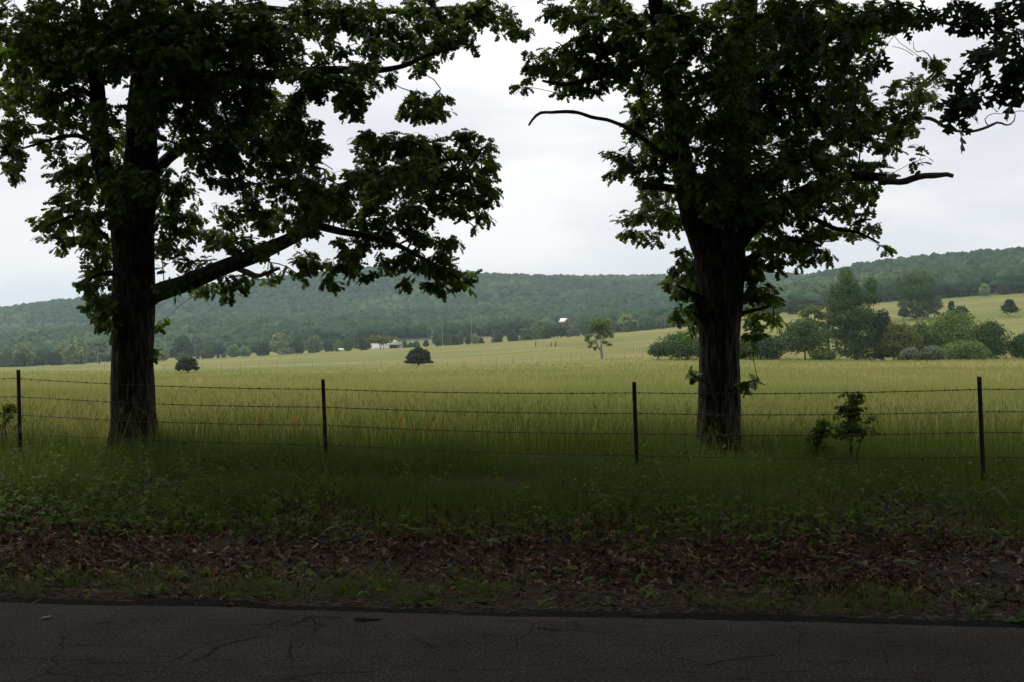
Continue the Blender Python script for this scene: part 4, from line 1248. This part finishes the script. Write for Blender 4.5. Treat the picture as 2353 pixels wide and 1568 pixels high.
def slab(mb, a, b, c, d, th):
    """thick panel on four corners"""
    p = np.array([a, b, c, d], float)
    n = unit(np.cross(p[1] - p[0], p[3] - p[0])) * th
    v = np.concatenate([p - n / 2, p + n / 2])
    mb.add(v, np.array([[0, 3, 2, 1], [4, 5, 6, 7], [0, 1, 5, 4], [1, 2, 6, 5], [2, 3, 7, 6], [3, 0, 4, 7]]))


def white_barn():
    Y = 440.0
    k = Y / FPX
    g = ground_at(893.5, Y)
    g[2] = EYE + (H0 / 2 - 803.5) * k
    root = thing('white_barn', g, 'white metal pole barn with an open gable end on the far meadow crest', 'barn')
    root.rotation_euler[2] = R(-38)
    root.scale = (1, 1, 1.18)
    # local: near corner at the origin, long wall along -x, open gable along +y ; z up
    Lw, Wd, He, Hr = 10.8, 8.4, 1.9, 3.35
    w = MB()
    w.box((-Lw / 2, .06, He / 2 - .2), (Lw, .12, He + .4))
    w.box((-Lw / 2, Wd - .06, He / 2 - .2), (Lw, .12, He + .4))
    w.build('side_wall', M_CREAM, root)
    e = MB()
    slab(e, (-Lw - .06, 0, -.4), (-Lw - .06, Wd, -.4), (-Lw - .06, Wd, He), (-Lw - .06, 0, He), .12)
    e.add([(-Lw - .02, 0, He), (-Lw - .02, Wd, He), (-Lw - .02, Wd / 2, Hr), (-Lw - .14, 0, He), (-Lw - .14, Wd, He), (-Lw - .14, Wd / 2, Hr)], [np.array([[0, 1, 2], [5, 4, 3]])])
    e.build('end_wall', M_CREAM, root)
    r = MB()
    ov, th = .35, .12
    slab(r, (-Lw - .4, -ov, He - .02), (ov, -ov, He - .02), (ov, Wd / 2, Hr + .10), (-Lw - .4, Wd / 2, Hr + .10), th)
    slab(r, (-Lw - .4, Wd / 2, Hr + .11), (ov, Wd / 2, Hr + .11), (ov, Wd + ov, He - .01), (-Lw - .4, Wd + ov, He - .01), th)
    r.build('roof', M_WHITE, root)
    gb = MB()                                       # white header over the opening
    gb.add([(.0, 0, He - .1), (.0, Wd, He - .1), (.0, Wd, He), (.0, Wd / 2, Hr), (.0, 0, He), (-.1, 0, He - .1), (-.1, Wd, He - .1), (-.1, Wd, He), (-.1, Wd / 2, Hr), (-.1, 0, He)],
           [np.array([[0, 1, 2, 3, 4], [9, 8, 7, 6, 5]]), np.array([[0, 5, 6, 1]])])
    gb.build('gable', M_CREAM, root)
    for y in (.12, Wd - .12):
        p = MB()
        p.box((-.05, y, He / 2 - .2), (.2, .2, He + .2))
        p.build('corner_post', M_WHITE, root)
    i = MB()
    i.box((-Lw / 2 - 2, Wd / 2, He / 2), (Lw - 5, Wd - .5, He - .3))
    i.build('shade_block', M_BARN_SHADE, root)  # solid dark block: the shade inside the barn is put into its colour
    hb = MB()
    for q in range(5):
        for z in range(2):
            hb.box((-2.6 + .1 * z, 1.2 + q * 1.45, .45 + z * .72), (1.2, 1.35, .7), .04 * q)
    hb.build('hay', M_HAY, root)


white_barn()


def red_barn():
    Y = 690.0
    k = Y / FPX
    g = at(1297, 747, Y)
    root = thing('red_barn', g, 'red barn with a white roof half hidden among the valley trees', 'barn')
    root.rotation_euler[2] = R(-42)
    root.scale = (.74, .74, .84)
    He, Hr, Lw, Wd = 2.6, 5.4, 6.5, 6.5
    gz = float(zground(g[0], g[1])) - g[2]
    w = MB()
    for y in (.06, Wd - .06):
        w.box((-Lw / 2, y, (He + gz) / 2), (Lw, .12, He - gz))
    w.build('side_wall', M_RED, root)
    e = MB()
    for x in (0, -Lw):
        e.add([(x, 0, gz), (x, Wd, gz), (x, Wd, He), (x, Wd / 2, Hr), (x, 0, He), (x - .1, 0, gz), (x - .1, Wd, gz), (x - .1, Wd, He), (x - .1, Wd / 2, Hr), (x - .1, 0, He)],
              [np.array([[0, 1, 2, 3, 4], [9, 8, 7, 6, 5]])])
    e.build('gable_wall', M_RED, root)
    r = MB()
    slab(r, (-Lw - .4, -.5, He - .3), (.5, -.5, He - .3), (.5, Wd / 2, Hr + .1), (-Lw - .4, Wd / 2, Hr + .1), .12)
    slab(r, (-Lw - .4, Wd / 2, Hr + .11), (.5, Wd / 2, Hr + .11), (.5, Wd + .5, He - .29), (-Lw - .4, Wd + .5, He - .29), .12)
    r.build('roof', M_WHITE, root)


red_barn()


def white_box():
    Y = 415.0
    g = ground_at(784, Y)
    g[2] = EYE + (H0 / 2 - 806.0) * Y / FPX
    root = thing('shed', g, 'tiny white topped shed on the meadow crest left of the white barn', 'shed')
    m = MB()
    m.box((0, 0, .25), (1.6, 1.2, .5))
    m.build('wall', M_CREAM, root)
    r = MB()
    slab(r, (-1.05, -.8, .5), (1.05, -.8, .5), (1.05, 0, .85), (-1.05, 0, .85), .06)
    slab(r, (-1.05, 0, .86), (1.05, 0, .86), (1.05, .8, .51), (-1.05, .8, .51), .06)
    r.build('roof', M_WHITE, root)


white_box()

POLES = [(450, 528, 782, 'utility pole between the big dark tree and the neat round tree'), (776, 470, 779, 'utility pole above the small white shed'),
         (1134, 455, 758, 'utility pole in the middle of the valley tree line'), (1528, 420, 722, 'utility pole left of the right oak trunk')]
pole_tops = []
for px, Y, ty, lab in POLES:
    g = ground_at(px, Y)
    h = EYE + (H0 / 2 - ty) * Y / FPX - g[2]
    root = thing('utility_pole', g, lab, 'utility pole', 'utility poles along the valley')
    m = MB()
    m.tube([(0, 0, -.5), (0, 0, h)], [.17, .12], 8)
    m.build('pole', M_POLE, root)
    m = MB()
    m.box((0, -.12, h - .5), (.10, .12, 2.0), 0)
    m.v[-1][:] = m.v[-1][:, [2, 1, 0]] * [1, 1, 1]
    v = m.v[-1].copy()
    v[:, 0] -= (h - .5)
    v[:, 2] += (h - .5)
    m.v[-1] = v
    m.build('crossarm', M_POLE, root)
    pole_tops.append(g + np.array([0, -.15, h - .4]))
pole_tops.insert(0, pole_tops[0] * 2 - pole_tops[1])
pole_tops.append(pole_tops[-1] + (pole_tops[-1] - pole_tops[-2]) * 1.0)
WLAB = ['power line running left behind the left oak from its pole', 'power line span between the pole near the round tree and the pole by the shed',
        'power line span passing behind the white barn', 'power line span passing below the red barn', 'power line span running right behind the right oak trunk']
for i, (a, b) in enumerate(zip(pole_tops, pole_tops[1:])):
    m = MB()
    s = np.linspace(0, 1, 30)[:, None]
    for o in (-.8, .8):
        m.tube(a * (1 - s) + b * s + np.array([o, 0, 0]) - np.array([0, 0, 1.2]) * 4 * s * (1 - s), .014, 4, cap=False)
    tag(m.build('power_line', M_SNAG), WLAB[i], 'power line', 'power lines between the utility poles')

for px, Y, by, ty, lab, forks in [(224, 540, 842, 801, 'pale bare snag left of the left oak trunk', 1), (992, 560, 790, 753, 'pale bare snag with upright forks right of the white barn', 5), (1083, 700, 762, 732, 'whitish dead tree in the wood above the valley clearing', 6),
                                  (1016, 575, 780, 748, 'thin pale pole like snag right of the forked one', 0)]:
    rng = np.random.default_rng(int(px))
    g = ground_at(px, Y)
    k = Y / FPX
    h = EYE + (H0 / 2 - ty) * k - g[2]
    vis = (by - ty) * k
    root = thing('dead_tree', g, lab, 'dead tree')
    m = MB()
    m.tube([(0, 0, -.3), (.15, 0, h * .5), (0, 0, h)], [.30 if forks < 5 else .26, .18, .06], 7)
    m.build('trunk', M_SNAG, root)
    for f in range(forks):
        z = h - vis * rng.uniform(.35, .8)
        d = rng.uniform(-1, 1)
        m = MB()
        m.tube([(0, 0, z), (d * vis * .22, rng.uniform(-1, 1), z + vis * .15), (d * vis * .35, 0, min(h, z + vis * .4))], [.16, .11, .04], 5)
        m.build('branch', M_SNAG, root)


def far_fence(label, pts, spacing, ph, odd):
    P = np.array([ground_at(px, Y) for px, Y in pts])
    base = P[len(P) // 2]
    root = thing('field_fence', base, label, 'fence')
    d = np.r_[0, np.cumsum(np.linalg.norm(np.diff(P, axis=0), axis=1))]
    s = np.arange(0, d[-1], spacing)[:95]
    X, Yy = np.interp(s, d, P[:, 0]), np.interp(s, d, P[:, 1])
    Z = zground(X, Yy)
    for i in range(len(s)):
        m = MB()
        t = odd.get(i)
        m.tube([(X[i], Yy[i], Z[i] - .2), (X[i] + .03, Yy[i], Z[i] + (ph if t is None else t[1]))], .022 if t is None else t[0], 6)
        o = m.build('post', M_POST if t is None or not t[2] else M_WHITE, root, base)
    w = MB()
    for z in (.55, .95):
        w.tube(np.c_[X, Yy, Z + z * ph / 1.2], .006, 3, cap=False)
    w.build('wire', M_WIRE, root, base)


far_fence('thin wire fence crossing the meadow behind the lone cedars', [(240, 176), (430, 180), (770, 190), (962, 196), (1180, 200), (1380, 176), (1500, 172)], 3.3, 1.45, {})
far_fence('fine wire fence with dark corner posts high on the meadow slope', [(1231, 330), (1259, 318), (1300, 300), (1378, 265), (1440, 245), (1500, 232)], 1.6, 1.35, {0: (.16, 1.6, False), 10: (.15, 1.6, False), 13: (.2, 1.7, False)})

# ------------------------------------------------------------------ grass, weeds and litter
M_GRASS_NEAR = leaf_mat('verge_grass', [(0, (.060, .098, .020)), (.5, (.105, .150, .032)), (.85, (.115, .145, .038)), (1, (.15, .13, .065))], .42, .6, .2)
M_GRASS = leaf_mat('meadow_grass', [(0, (.170, .210, .062)), (.35, (.246, .260, .080)), (.7, (.340, .305, .112)), (1, (.44, .38, .21))], .48, .7, .12, (1.05, 1.05, .85), ((.70, .88, .62), (.03, .06, 0), .8))
M_WEED = leaf_mat('weed_leaves', [(0, (.045, .085, .016)), (.6, (.100, .150, .026)), (1, (.150, .195, .036))], .45, .6, .15)
M_LITTER = leaf_mat('dead_oak_leaves', [(0, (.040, .021, .015)), (.5, (.112, .060, .042)), (.85, (.19, .110, .078)), (1, (.34, .23, .16))], .1, .7, .2, (1, .8, .6))
M_STICK = noise_mat('sticks', [(.3, (.09, .06, .045)), (.7, (.22, .16, .12))], (1, 1, 1), 20, 3, .9)
M_STONE = noise_mat('gravel', [(.3, (.07, .065, .06)), (.6, (.16, .15, .14)), (.8, (.30, .28, .26))], (1, 1, 1), 25, 3, .9)


def strip_points(rng, n, y0, y1, margin=1.15):
    """random ground points of the strip y0..y1 a little wider than the view"""
    Y = np.sqrt(rng.random(n) * (y1 ** 2 - y0 ** 2) + y0 ** 2)
    X = rng.uniform(-1, 1, n) * (Y * .512 * margin + .6)
    return X, Y


def blades(mb, X, Y, h, w, rng, tpl=BLADE, lean=.28, rnd=None, lift=0):
    n = len(X)
    Z = zground(X, Y) + lift
    a = rng.uniform(0, 6.28, n)
    ax = np.c_[np.cos(a) * lean * rng.random(n), np.sin(a) * lean * rng.random(n), np.ones(n)]
    b = rng.uniform(0, 6.28, n)
    nr = np.c_[np.cos(b), np.sin(b), rng.normal(0, .1, n)]
    scatter(mb, tpl[0], tpl[1], np.c_[X, Y, Z - .01], ax, nr, h, rng.random(n) if rnd is None else rnd, w)


def vegetation():
    rng = np.random.default_rng(31)
    # --- shaded grass and stems between the leaf litter and the fence
    mb = MB()
    X, Y = strip_points(rng, 330000, 7.4, 15.2, 1.25)
    e = Y - edge_y(X)
    clump = vnoise(np.c_[X * 1.1, Y * 1.1, X * 0])
    pr = np.interp(e, [1.9, 2.6, 3.4, 7.0, 8.8], [0, .4, .85, .9, .18]) * np.clip(.75 + .7 * clump, .1, 1)
    k = rng.random(len(X)) < pr * .62
    X, Y, e, clump = X[k], Y[k], e[k], clump[k]
    h = np.interp(e, [2, 3.2, 5, 6.3, 7.1, 8.2, 9.5], [.10, .16, .20, .24, .34, .52, .64]) * rng.uniform(.55, 1.25, len(X)) * (1 + .25 * clump)
    tan = rng.random(len(X)) < .06
    blades(mb, X, Y, h, rng.uniform(.004, .009, len(X)), rng, rnd=np.where(tan, 1.0, rng.random(len(X)) * .85))
    # seed stalks
    X, Y = strip_points(rng, 3600, 11.2, 17, 1.2)
    h = rng.uniform(.40, .92, len(X))
    blades(mb, X, Y, h, .0045, rng, BLADE3, .35, .95)
    Z = zground(X, Y)
    scatter(mb, *LEAFLET, np.c_[X, Y, Z + h * .86], np.c_[rng.normal(0, .25, len(X)), rng.normal(0, .25, len(X)), np.ones(len(X))], rng.normal(size=(len(X), 3)), rng.uniform(.05, .11, len(X)), .93, rng.uniform(.010, .022, len(X)))
    # tufts by the road edge
    cx = rng.uniform(-4.2, 4.2, 46)
    for c in cx:
        n = rng.integers(25, 90)
        ee = rng.uniform(.35, .95)
        X = c + rng.normal(0, .10, n)
        Y = edge_y(X) + ee + rng.normal(0, .07, n)
        blades(mb, X, Y, rng.uniform(.06, .20, n) * rng.uniform(.7, 1.3), .005, rng, lean=.9, rnd=rng.random(n) * .7)
    tag(mb.build('verge_grass', M_GRASS_NEAR), 'long shaded grass growing along the fence', 'grass', kind='stuff')

    # --- sunlit meadow grass, coarser with distance
    mb = MB()
    for y0, y1, n, hh, ww, lift in ((12.0, 24, 150000, (.42, .80), (.006, .011), 0), (24, 42, 120000, (.42, .85), (.012, .022), 0), (42, 80, 110000, (.40, .75), (.03, .06), 0), (80, 240, 150000, (.28, .5), (.05, .12), 0)):
        X, Y = strip_points(rng, n, y0, y1, 1.12)
        fade = np.ones(len(X)) if y1 < 100 else np.clip((240 - Y) / 150, .05, 1)
        kp = rng.random(len(X)) < fade ** 1.6
        X, Y, fade = X[kp], Y[kp], fade[kp]
        kp = rng.random(len(X)) < np.clip((Y - 13.0) / 2.8, 0, 1)
        X, Y, fade = X[kp], Y[kp], fade[kp]
        c = vnoise(np.c_[X * .25, Y * .12, X * 0 + 4]) * .18
        blades(mb, X, Y, rng.uniform(*hh, len(X)) * (.3 + .7 * fade), rng.uniform(*ww, len(X)), rng, BLADE3, .35, np.clip(rng.random(len(X)) * .9 + c + .05, 0, 1), lift)
    tag(mb.build('meadow_grass', M_GRASS), 'tall pale seeding grass covering the open meadow', 'grass', kind='stuff')

    # --- weeds: pinnate and three-leaved plants
    mb = MB()
    n = 3600
    X, Y = strip_points(rng, n * 3, 7.6, 13.2, 1.2)
    e = Y - edge_y(X)
    dn = vnoise(np.c_[X * .8, Y * .8, X * 0 + 7])
    k = rng.random(len(X)) < np.interp(e, [2.0, 2.5, 3.2, 4.2, 5.5, 7.5], [0, .5, .6, .4, .22, .10]) * np.clip(.45 + 1.4 * dn, .05, 1)
    X, Y, e = X[k], Y[k], e[k]
    for i in range(len(X)):
        g = np.array([X[i], Y[i], float(0)])
        h = (.08 + .40 * rng.random() ** 2) * np.interp(e[i], [2, 4, 6], [.6, .95, .75])
        m = 7 if i % 3 else 4
        a = rng.uniform(0, 6.28)
        s = np.linspace(.25, 1, m)
        dr = np.array([math.cos(a), math.sin(a), 0])
        stem = g + s[:, None] * np.array([0, 0, h]) + (s ** 2)[:, None] * dr * h * rng.uniform(.3, 1.0)
        side = np.cross(dr, [0, 0, 1.])
        if i % 3:
            pos = np.repeat(stem, 2, 0)
            ax = np.tile(np.array([side, -side]), (m, 1)) + dr * .3 + rng.normal(0, .15, (2 * m, 3))
            nr = np.array([0, 0, 1.]) + rng.normal(0, .3, (2 * m, 3))
            WL.append((pos, ax, nr, rng.uniform(.03, .055, 2 * m), np.full(2 * m, rng.random())))
        else:
            az = rng.uniform(0, 6.28, m * 3)
            pos = np.repeat(stem, 3, 0)
            ax = np.c_[np.cos(az), np.sin(az), rng.normal(-.1, .3, m * 3)]
            nr = np.array([0, 0, 1.]) + rng.normal(0, .35, (3 * m, 3))
            WL2.append((pos, ax, nr, rng.uniform(.035, .075, 3 * m), np.full(3 * m, rng.random())))
    for lst, tp in ((WL, LEAFLET), (WL2, LEAF)):
        pos, ax, nr, sz, rn = [np.concatenate([w[j] for w in lst]) for j in range(5)]
        pos[:, 2] += zground(pos[:, 0], pos[:, 1])
        scatter(mb, tp[0], tp[1], pos, ax, nr, sz, rn)
    # low creeping leaves at the front of the growth and small seedlings in the litter
    X, Y = strip_points(rng, 9000, 6.2, 9.8, 1.25)
    e = Y - edge_y(X)
    dn = vnoise(np.c_[X * 1.3, Y * 1.3, X * 0 + 17])
    k = rng.random(len(X)) < np.interp(e, [.45, .8, 1.1, 2.0, 2.5, 3.4, 3.9], [.08, .12, .04, .04, .38, .3, .08]) * np.clip(.4 + 1.5 * dn, .02, 1)
    X, Y = X[k], Y[k]
    m = 5
    az = rng.uniform(0, 6.28, len(X) * m)
    pos = np.repeat(np.c_[X, Y, zground(X, Y) + rng.uniform(.03, .12, len(X))], m, 0)
    scatter(mb, *LEAF, pos, np.c_[np.cos(az), np.sin(az), rng.normal(.05, .3, len(az))], np.array([0, 0, 1.]) + rng.normal(0, .3, (len(az), 3)), rng.uniform(.03, .07, len(az)), np.repeat(rng.random(len(X)), m))
    tag(mb.build('weeds', M_WEED), 'low leafy weeds and creepers in front of the fence', 'weeds', kind='stuff')

    # --- dead leaves
    mb = MB()
    X, Y = strip_points(rng, 52000, 6.0, 10.2, 1.25)
    e = Y - edge_y(X)
    dn = vnoise(np.c_[X * .9, Y * 1.5, X * 0 + 27])
    k = rng.random(len(X)) < np.interp(e, [.05, .25, .6, 1.0, 2.4, 2.9, 4.2], [.10, .35, .55, .9, .95, .6, .1]) * np.clip(.8 + .6 * dn, .2, 1)
    X, Y = X[k], Y[k]
    n = len(X)
    az = rng.uniform(0, 6.28, n)
    curl = leaf_template([(.015, 0), (.12, .2), (.08, .28), (.24, .5), (.1, .58), (.2, .85), (.04, 1)], .75, -.35)
    scatter(mb, *curl, np.c_[X, Y, zground(X, Y) + rng.uniform(.005, .045, n)], np.c_[np.cos(az), np.sin(az), rng.normal(0, .3, n)], np.c_[rng.normal(0, .6, n), rng.normal(0, .6, n), np.where(rng.random(n) < .6, 1, -1)], rng.uniform(.03, .085, n) * np.interp(Y - edge_y(X), [.2, 1.0], [.55, 1]), rng.random(n) ** 1.3)
    tag(mb.build('leaf_litter', M_LITTER), 'brown dead oak leaves on the bank beside the road', 'leaf litter', kind='stuff')

    # --- sticks and gravel on the shoulder
    mb = MB()
    for i in range(1500):
        x = rng.uniform(-4.3, 4.3)
        y = edge_y(x) + abs(rng.normal(.25, .28)) + .02
        a, l = rng.normal(0, .7), rng.uniform(.03, .16)
        z = float(zground(x, y)) + rng.uniform(.004, .03)
        p = np.array([x, y, z])
        d = np.array([math.cos(a), math.sin(a), rng.normal(0, .08)]) * l
        mb.tube([p - d, p + np.array([0, rng.normal(0, .1) * l, .006]), p + d], rng.uniform(.0012, .0035), 4)
    tag(mb.build('stick_litter', M_STICK), 'thin broken twigs scattered on the road shoulder', 'twigs', kind='stuff')
    mb = MB()
    ico = np.array([[0, 0, 1], [.894, 0, .447], [.276, .851, .447], [-.724, .526, .447], [-.724, -.526, .447], [.276, -.851, .447], [.724, .526, -.447], [-.276, .851, -.447], [-.894, 0, -.447], [-.276, -.851, -.447], [.724, -.526, -.447], [0, 0, -1]])
    icf = np.array([[0, 1, 2], [0, 2, 3], [0, 3, 4], [0, 4, 5], [0, 5, 1], [1, 6, 2], [2, 7, 3], [3, 8, 4], [4, 9, 5], [5, 10, 1], [6, 7, 2], [7, 8, 3], [8, 9, 4], [9, 10, 5], [10, 6, 1], [11, 7, 6], [11, 8, 7], [11, 9, 8], [11, 10, 9], [11, 6, 10]])
    n = 1900
    X = np.where(rng.random(n) < .35, rng.normal(2.55, .35, n), rng.uniform(-4.2, 4.2, n))
    Y = edge_y(X) + np.abs(rng.normal(.22, .16, n)) + .03
    r = rng.uniform(.004, .012, n) * np.where((X > 1.9) & (rng.random(n) < .25), 2.0, 1)
    v = ico[None] * r[:, None, None] * rng.uniform(.6, 1.3, (n, 12, 1)) * np.array([1.2, 1, .7])
    v = v + np.c_[X, Y, zground(X, Y) + r * .4][:, None]
    mb.add(v.reshape(-1, 3), (icf[None] + (np.arange(n) * 12)[:, None, None]).reshape(-1, 3))
    tag(mb.build('gravel', M_STONE), 'loose gravel along the crumbled road edge', 'gravel', kind='stuff')


WL, WL2 = [], []
vegetation()

# rose bush by the fence, flowering at its tip
def rose_bush(label, px, Y, top_py, wpx, n, seed, flower):
    rng = np.random.default_rng(seed)
    g = ground_at(px, Y)
    k = Y / FPX
    h = EYE + (H0 / 2 - top_py) * k - g[2]
    root = thing('wild_rose_bush' if flower else 'sapling', g, label, 'bush')
    st = MB()
    LQ = []
    for i in range(4):
        a = rng.uniform(-1, 1)
        s = np.linspace(0, 1, 24)[:, None]
        tp = np.array([(-5 * k) if i == 0 else a * wpx * k * .42, rng.uniform(-.1, .1), h * (1 if i == 0 else rng.uniform(.55, .85))])
        q = tp * s + np.array([rng.normal(0, .05), 0, 0]) * np.sin(np.pi * s)
        LQ.append((q, np.linspace(.010, .003, 24)))
        st.tube(q, LQ[-1][1], 6)
    T = []
    for i in range(n):
        z = rng.uniform(.42, .97)
        wd = wpx * k * .5 * (1 - .55 * max(0, z - .5) / .5)
        T.append((rng.normal(0, .42) * wd + .05 * (z > .8), rng.normal(0, .35) * wd, z * h))
    pos, par, e, ra, rb, tips, td = grow(LQ, np.array(T), rng, .002, .06)
    frustums(st, pos[par[e]], pos[e], ra, rb, 4)
    st.build('stem', M_TWIG, root)
    lf = MB()
    leaves_at(lf, LEAF, pos[tips], td, rng, (6, 9), (.035, .07), spread=.04, droop=.1)
    lf.build('leaves', M_WEED, root)
    if flower:
        f = MB()
        for i in range(9):
            c = np.array([-5 * k, 0, h]) + rng.normal(0, .016, 3)
            az = np.arange(5) * 1.257
            scatter(f, *LEAF, np.repeat(c[None], 5, 0), np.c_[np.cos(az), np.sin(az), np.full(5, .5)], np.tile([0, -.5, 1.], (5, 1)), .022, .5)
        m = leaf_mat('rose_petals', [(0, (.62, .58, .56)), (1, (.75, .70, .70))], .3, .6, .2, (1, 1, 1))
        f.build('blossom', m, root)


rose_bush('upright leafy rose bush with a white blossom cluster touching the top wire', 1958, 11.7, 898, 112, 125, 1, True)
rose_bush('small dark leafy shoot growing left of the blossoming rose bush', 1882, 11.9, 968, 70, 60, 2, False)
rose_bush('leafy dark bush against the post at the left edge', 14, 13.4, 925, 70, 40, 3, False)


# leafy weeds one can tell apart at the road side
def weed(name, label, px, py, size, kind, seed):
    rng = np.random.default_rng(seed)
    Y = EYE * FPX / (py - H0 / 2)
    g = ground_at(px, Y)
    root = thing(name, g, label, 'weed', 'leafy weeds by the road')
    n = {'dock': 9, 'rosette': 13, 'seedling': 6}[kind]
    az = np.arange(n) * 2.4 + rng.uniform(0, 6)
    up = {'dock': .9, 'rosette': .35, 'seedling': .3}[kind]
    ax = np.c_[np.cos(az), np.sin(az), rng.uniform(.5, 1.3, n) * up]
    z0 = {'dock': .0, 'rosette': .01, 'seedling': .10}[kind]
    m = MB()
    tp = leaf_template([(.03, 0), (.05, .2), (.14, .45), (.15, .7), (.08, .9), (0, 1)], .3, .45) if kind != 'seedling' else LEAF
    scatter(m, *tp, np.tile([0, 0, z0], (n, 1)) + rng.normal(0, .006, (n, 3)), ax, np.array([0, 0, 1.]) - ax * .2 + rng.normal(0, .15, (n, 3)), rng.uniform(.55, .95, n) * size, rng.random(n) * .7)
    m.build('leaves', M_WEED, root)
    s = MB()
    s.tube([(0, 0, -.02), (.004, 0, z0 + .01)], [.004, .002], 5)
    s.build('stem', M_TWIG, root)


for i, w in enumerate([('dock_plant', 'upright broad leaved dock plant below the left oak at the road edge', 350, 1346, .15, 'dock'), ('dock_plant', 'dock plant with two pale upright leaves right of the leftmost dock', 405, 1342, .14, 'dock'),
                       ('dandelion_plant', 'wide flat rosette of long toothed leaves on the left half of the shoulder', 575, 1352, .22, 'rosette'), ('dandelion_plant', 'flat leaf rosette below the second fence post', 800, 1345, .15, 'rosette'),
                       ('dandelion_plant', 'low spreading rosette in the middle of the shoulder', 965, 1365, .19, 'rosette'), ('dandelion_plant', 'leafy rosette left of the third fence post near the road', 1085, 1362, .16, 'rosette'),
                       ('dock_plant', 'tuft of narrow upright leaves touching the road under the gap', 1235, 1385, .16, 'dock'), ('dock_plant', 'pale leaved upright weed left below the right oak', 1395, 1370, .13, 'dock'),
                       ('dock_plant', 'tall leaved weed directly below the right oak trunk', 1650, 1370, .17, 'dock'), ('dandelion_plant', 'rosette right of the tall weed below the right oak', 1770, 1372, .17, 'rosette'),
                       ('seedling', 'lone broad leaved seedling standing in the dead leaves at centre', 1125, 1255, .13, 'seedling'), ('seedling', 'seedling with drooping leaves left of the centre one', 960, 1235, .13, 'seedling'),
                       ('seedling', 'seedling at the left end of the dead leaves', 160, 1215, .13, 'seedling'), ('seedling', 'pale seedling in the dead leaves below the rose bush', 2085, 1300, .12, 'seedling'),
                       ('dock_plant', 'spiky tuft beside the gravel patch at right', 2240, 1400, .18, 'dock'), ('dock_plant', 'spiky tuft at the far right of the shoulder', 2330, 1410, .18, 'dock')]):
    weed(*w, 40 + i)

# orange meadow flowers near the fence
M_ORANGE = leaf_mat('orange_petals', [(0, (.65, .22, .02)), (1, (.75, .32, .03))], .3, .6, .2, (1, 1, 1))
for i, (px, py, Y) in enumerate([(672, 966, 14.2), (683, 969, 14.2), (596, 962, 14.4), (922, 965, 14.0), (992, 972, 14.0)]):
    p = at(px, py, Y)
    g = ground_at(px, Y)
    lab = ['orange flower left of the second post, the upper one of a pair', 'orange flower nearest the second post on its left', 'orange flower furthest left in the meadow grass', 'orange flower right of the second post', 'orange flower furthest right of the second post'][i]
    root = thing('flower', g, lab, 'flower', 'orange flowers in the grass')
    s = MB()
    h = p[2] - g[2]
    s.tube([(0, 0, 0), (.02, 0, h * .6), (0, 0, h)], .003, 5)
    s.build('stem', M_WEED, root)
    f = MB()
    az = np.arange(8) * .785
    scatter(f, *LEAF, np.tile([0, 0, h], (8, 1)), np.c_[np.cos(az), np.full(8, -.3), np.sin(az)], np.tile([0, -1., .3], (8, 1)), .035, .5)
    f.build('blossom', M_ORANGE, root)

# marks on the road
g = at(840, 0, 5.74)
m = MB()
an = np.linspace(0, 6.283, 28, endpoint=False)
rr = 1 + .25 * np.sin(an * 3 + 1) + .1 * np.sin(an * 7)
m.add(np.c_[g[0] + .075 * rr * np.cos(an), g[1] + .032 * rr * np.sin(an), np.full(28, .004)], [np.arange(28)[None]])  # flat dark sheet for a pothole; the shade of its hollow is colour
tag(m.build('pothole_sheet', M_TAR_SHADE), 'small dark pothole in the asphalt near the road edge', 'patch')
m = MB()
scatter(m, *leaf_template([(.02, 0), (.2, .3), (.22, .6), (.0, 1)], .3, -.2), np.array([at(90, 1424, 5.75)]) * [1, 1, 0] + [0, 0, .006], np.array([[1., .1, 0]]), np.array([[0, 0, 1.]]), .075, 1.0)
tag(m.build('fallen_leaf', M_LITTER), 'single pale fallen leaf lying on the asphalt at left', 'leaf')


# ------------------------------------------------------------------ haze
def haze():
    m = bpy.data.materials.new('haze_air')
    m.use_nodes = True
    t = m.node_tree
    t.nodes.clear()
    o = t.nodes.new('ShaderNodeOutputMaterial')
    v = N(t, 'ShaderNodeVolumePrincipled', inp={'Density': HAZE_DENSITY, 'Color': (.70, .87, 1.0, 1), 'Anisotropy': 0.2})
    t.links.new(v.outputs[0], o.inputs['Volume'])
    b = MB()
    b.box((0, 2460, 96), (9000, 5280, 260))
    h = b.build('haze', m)
    tag(h, kind='stuff')


haze()
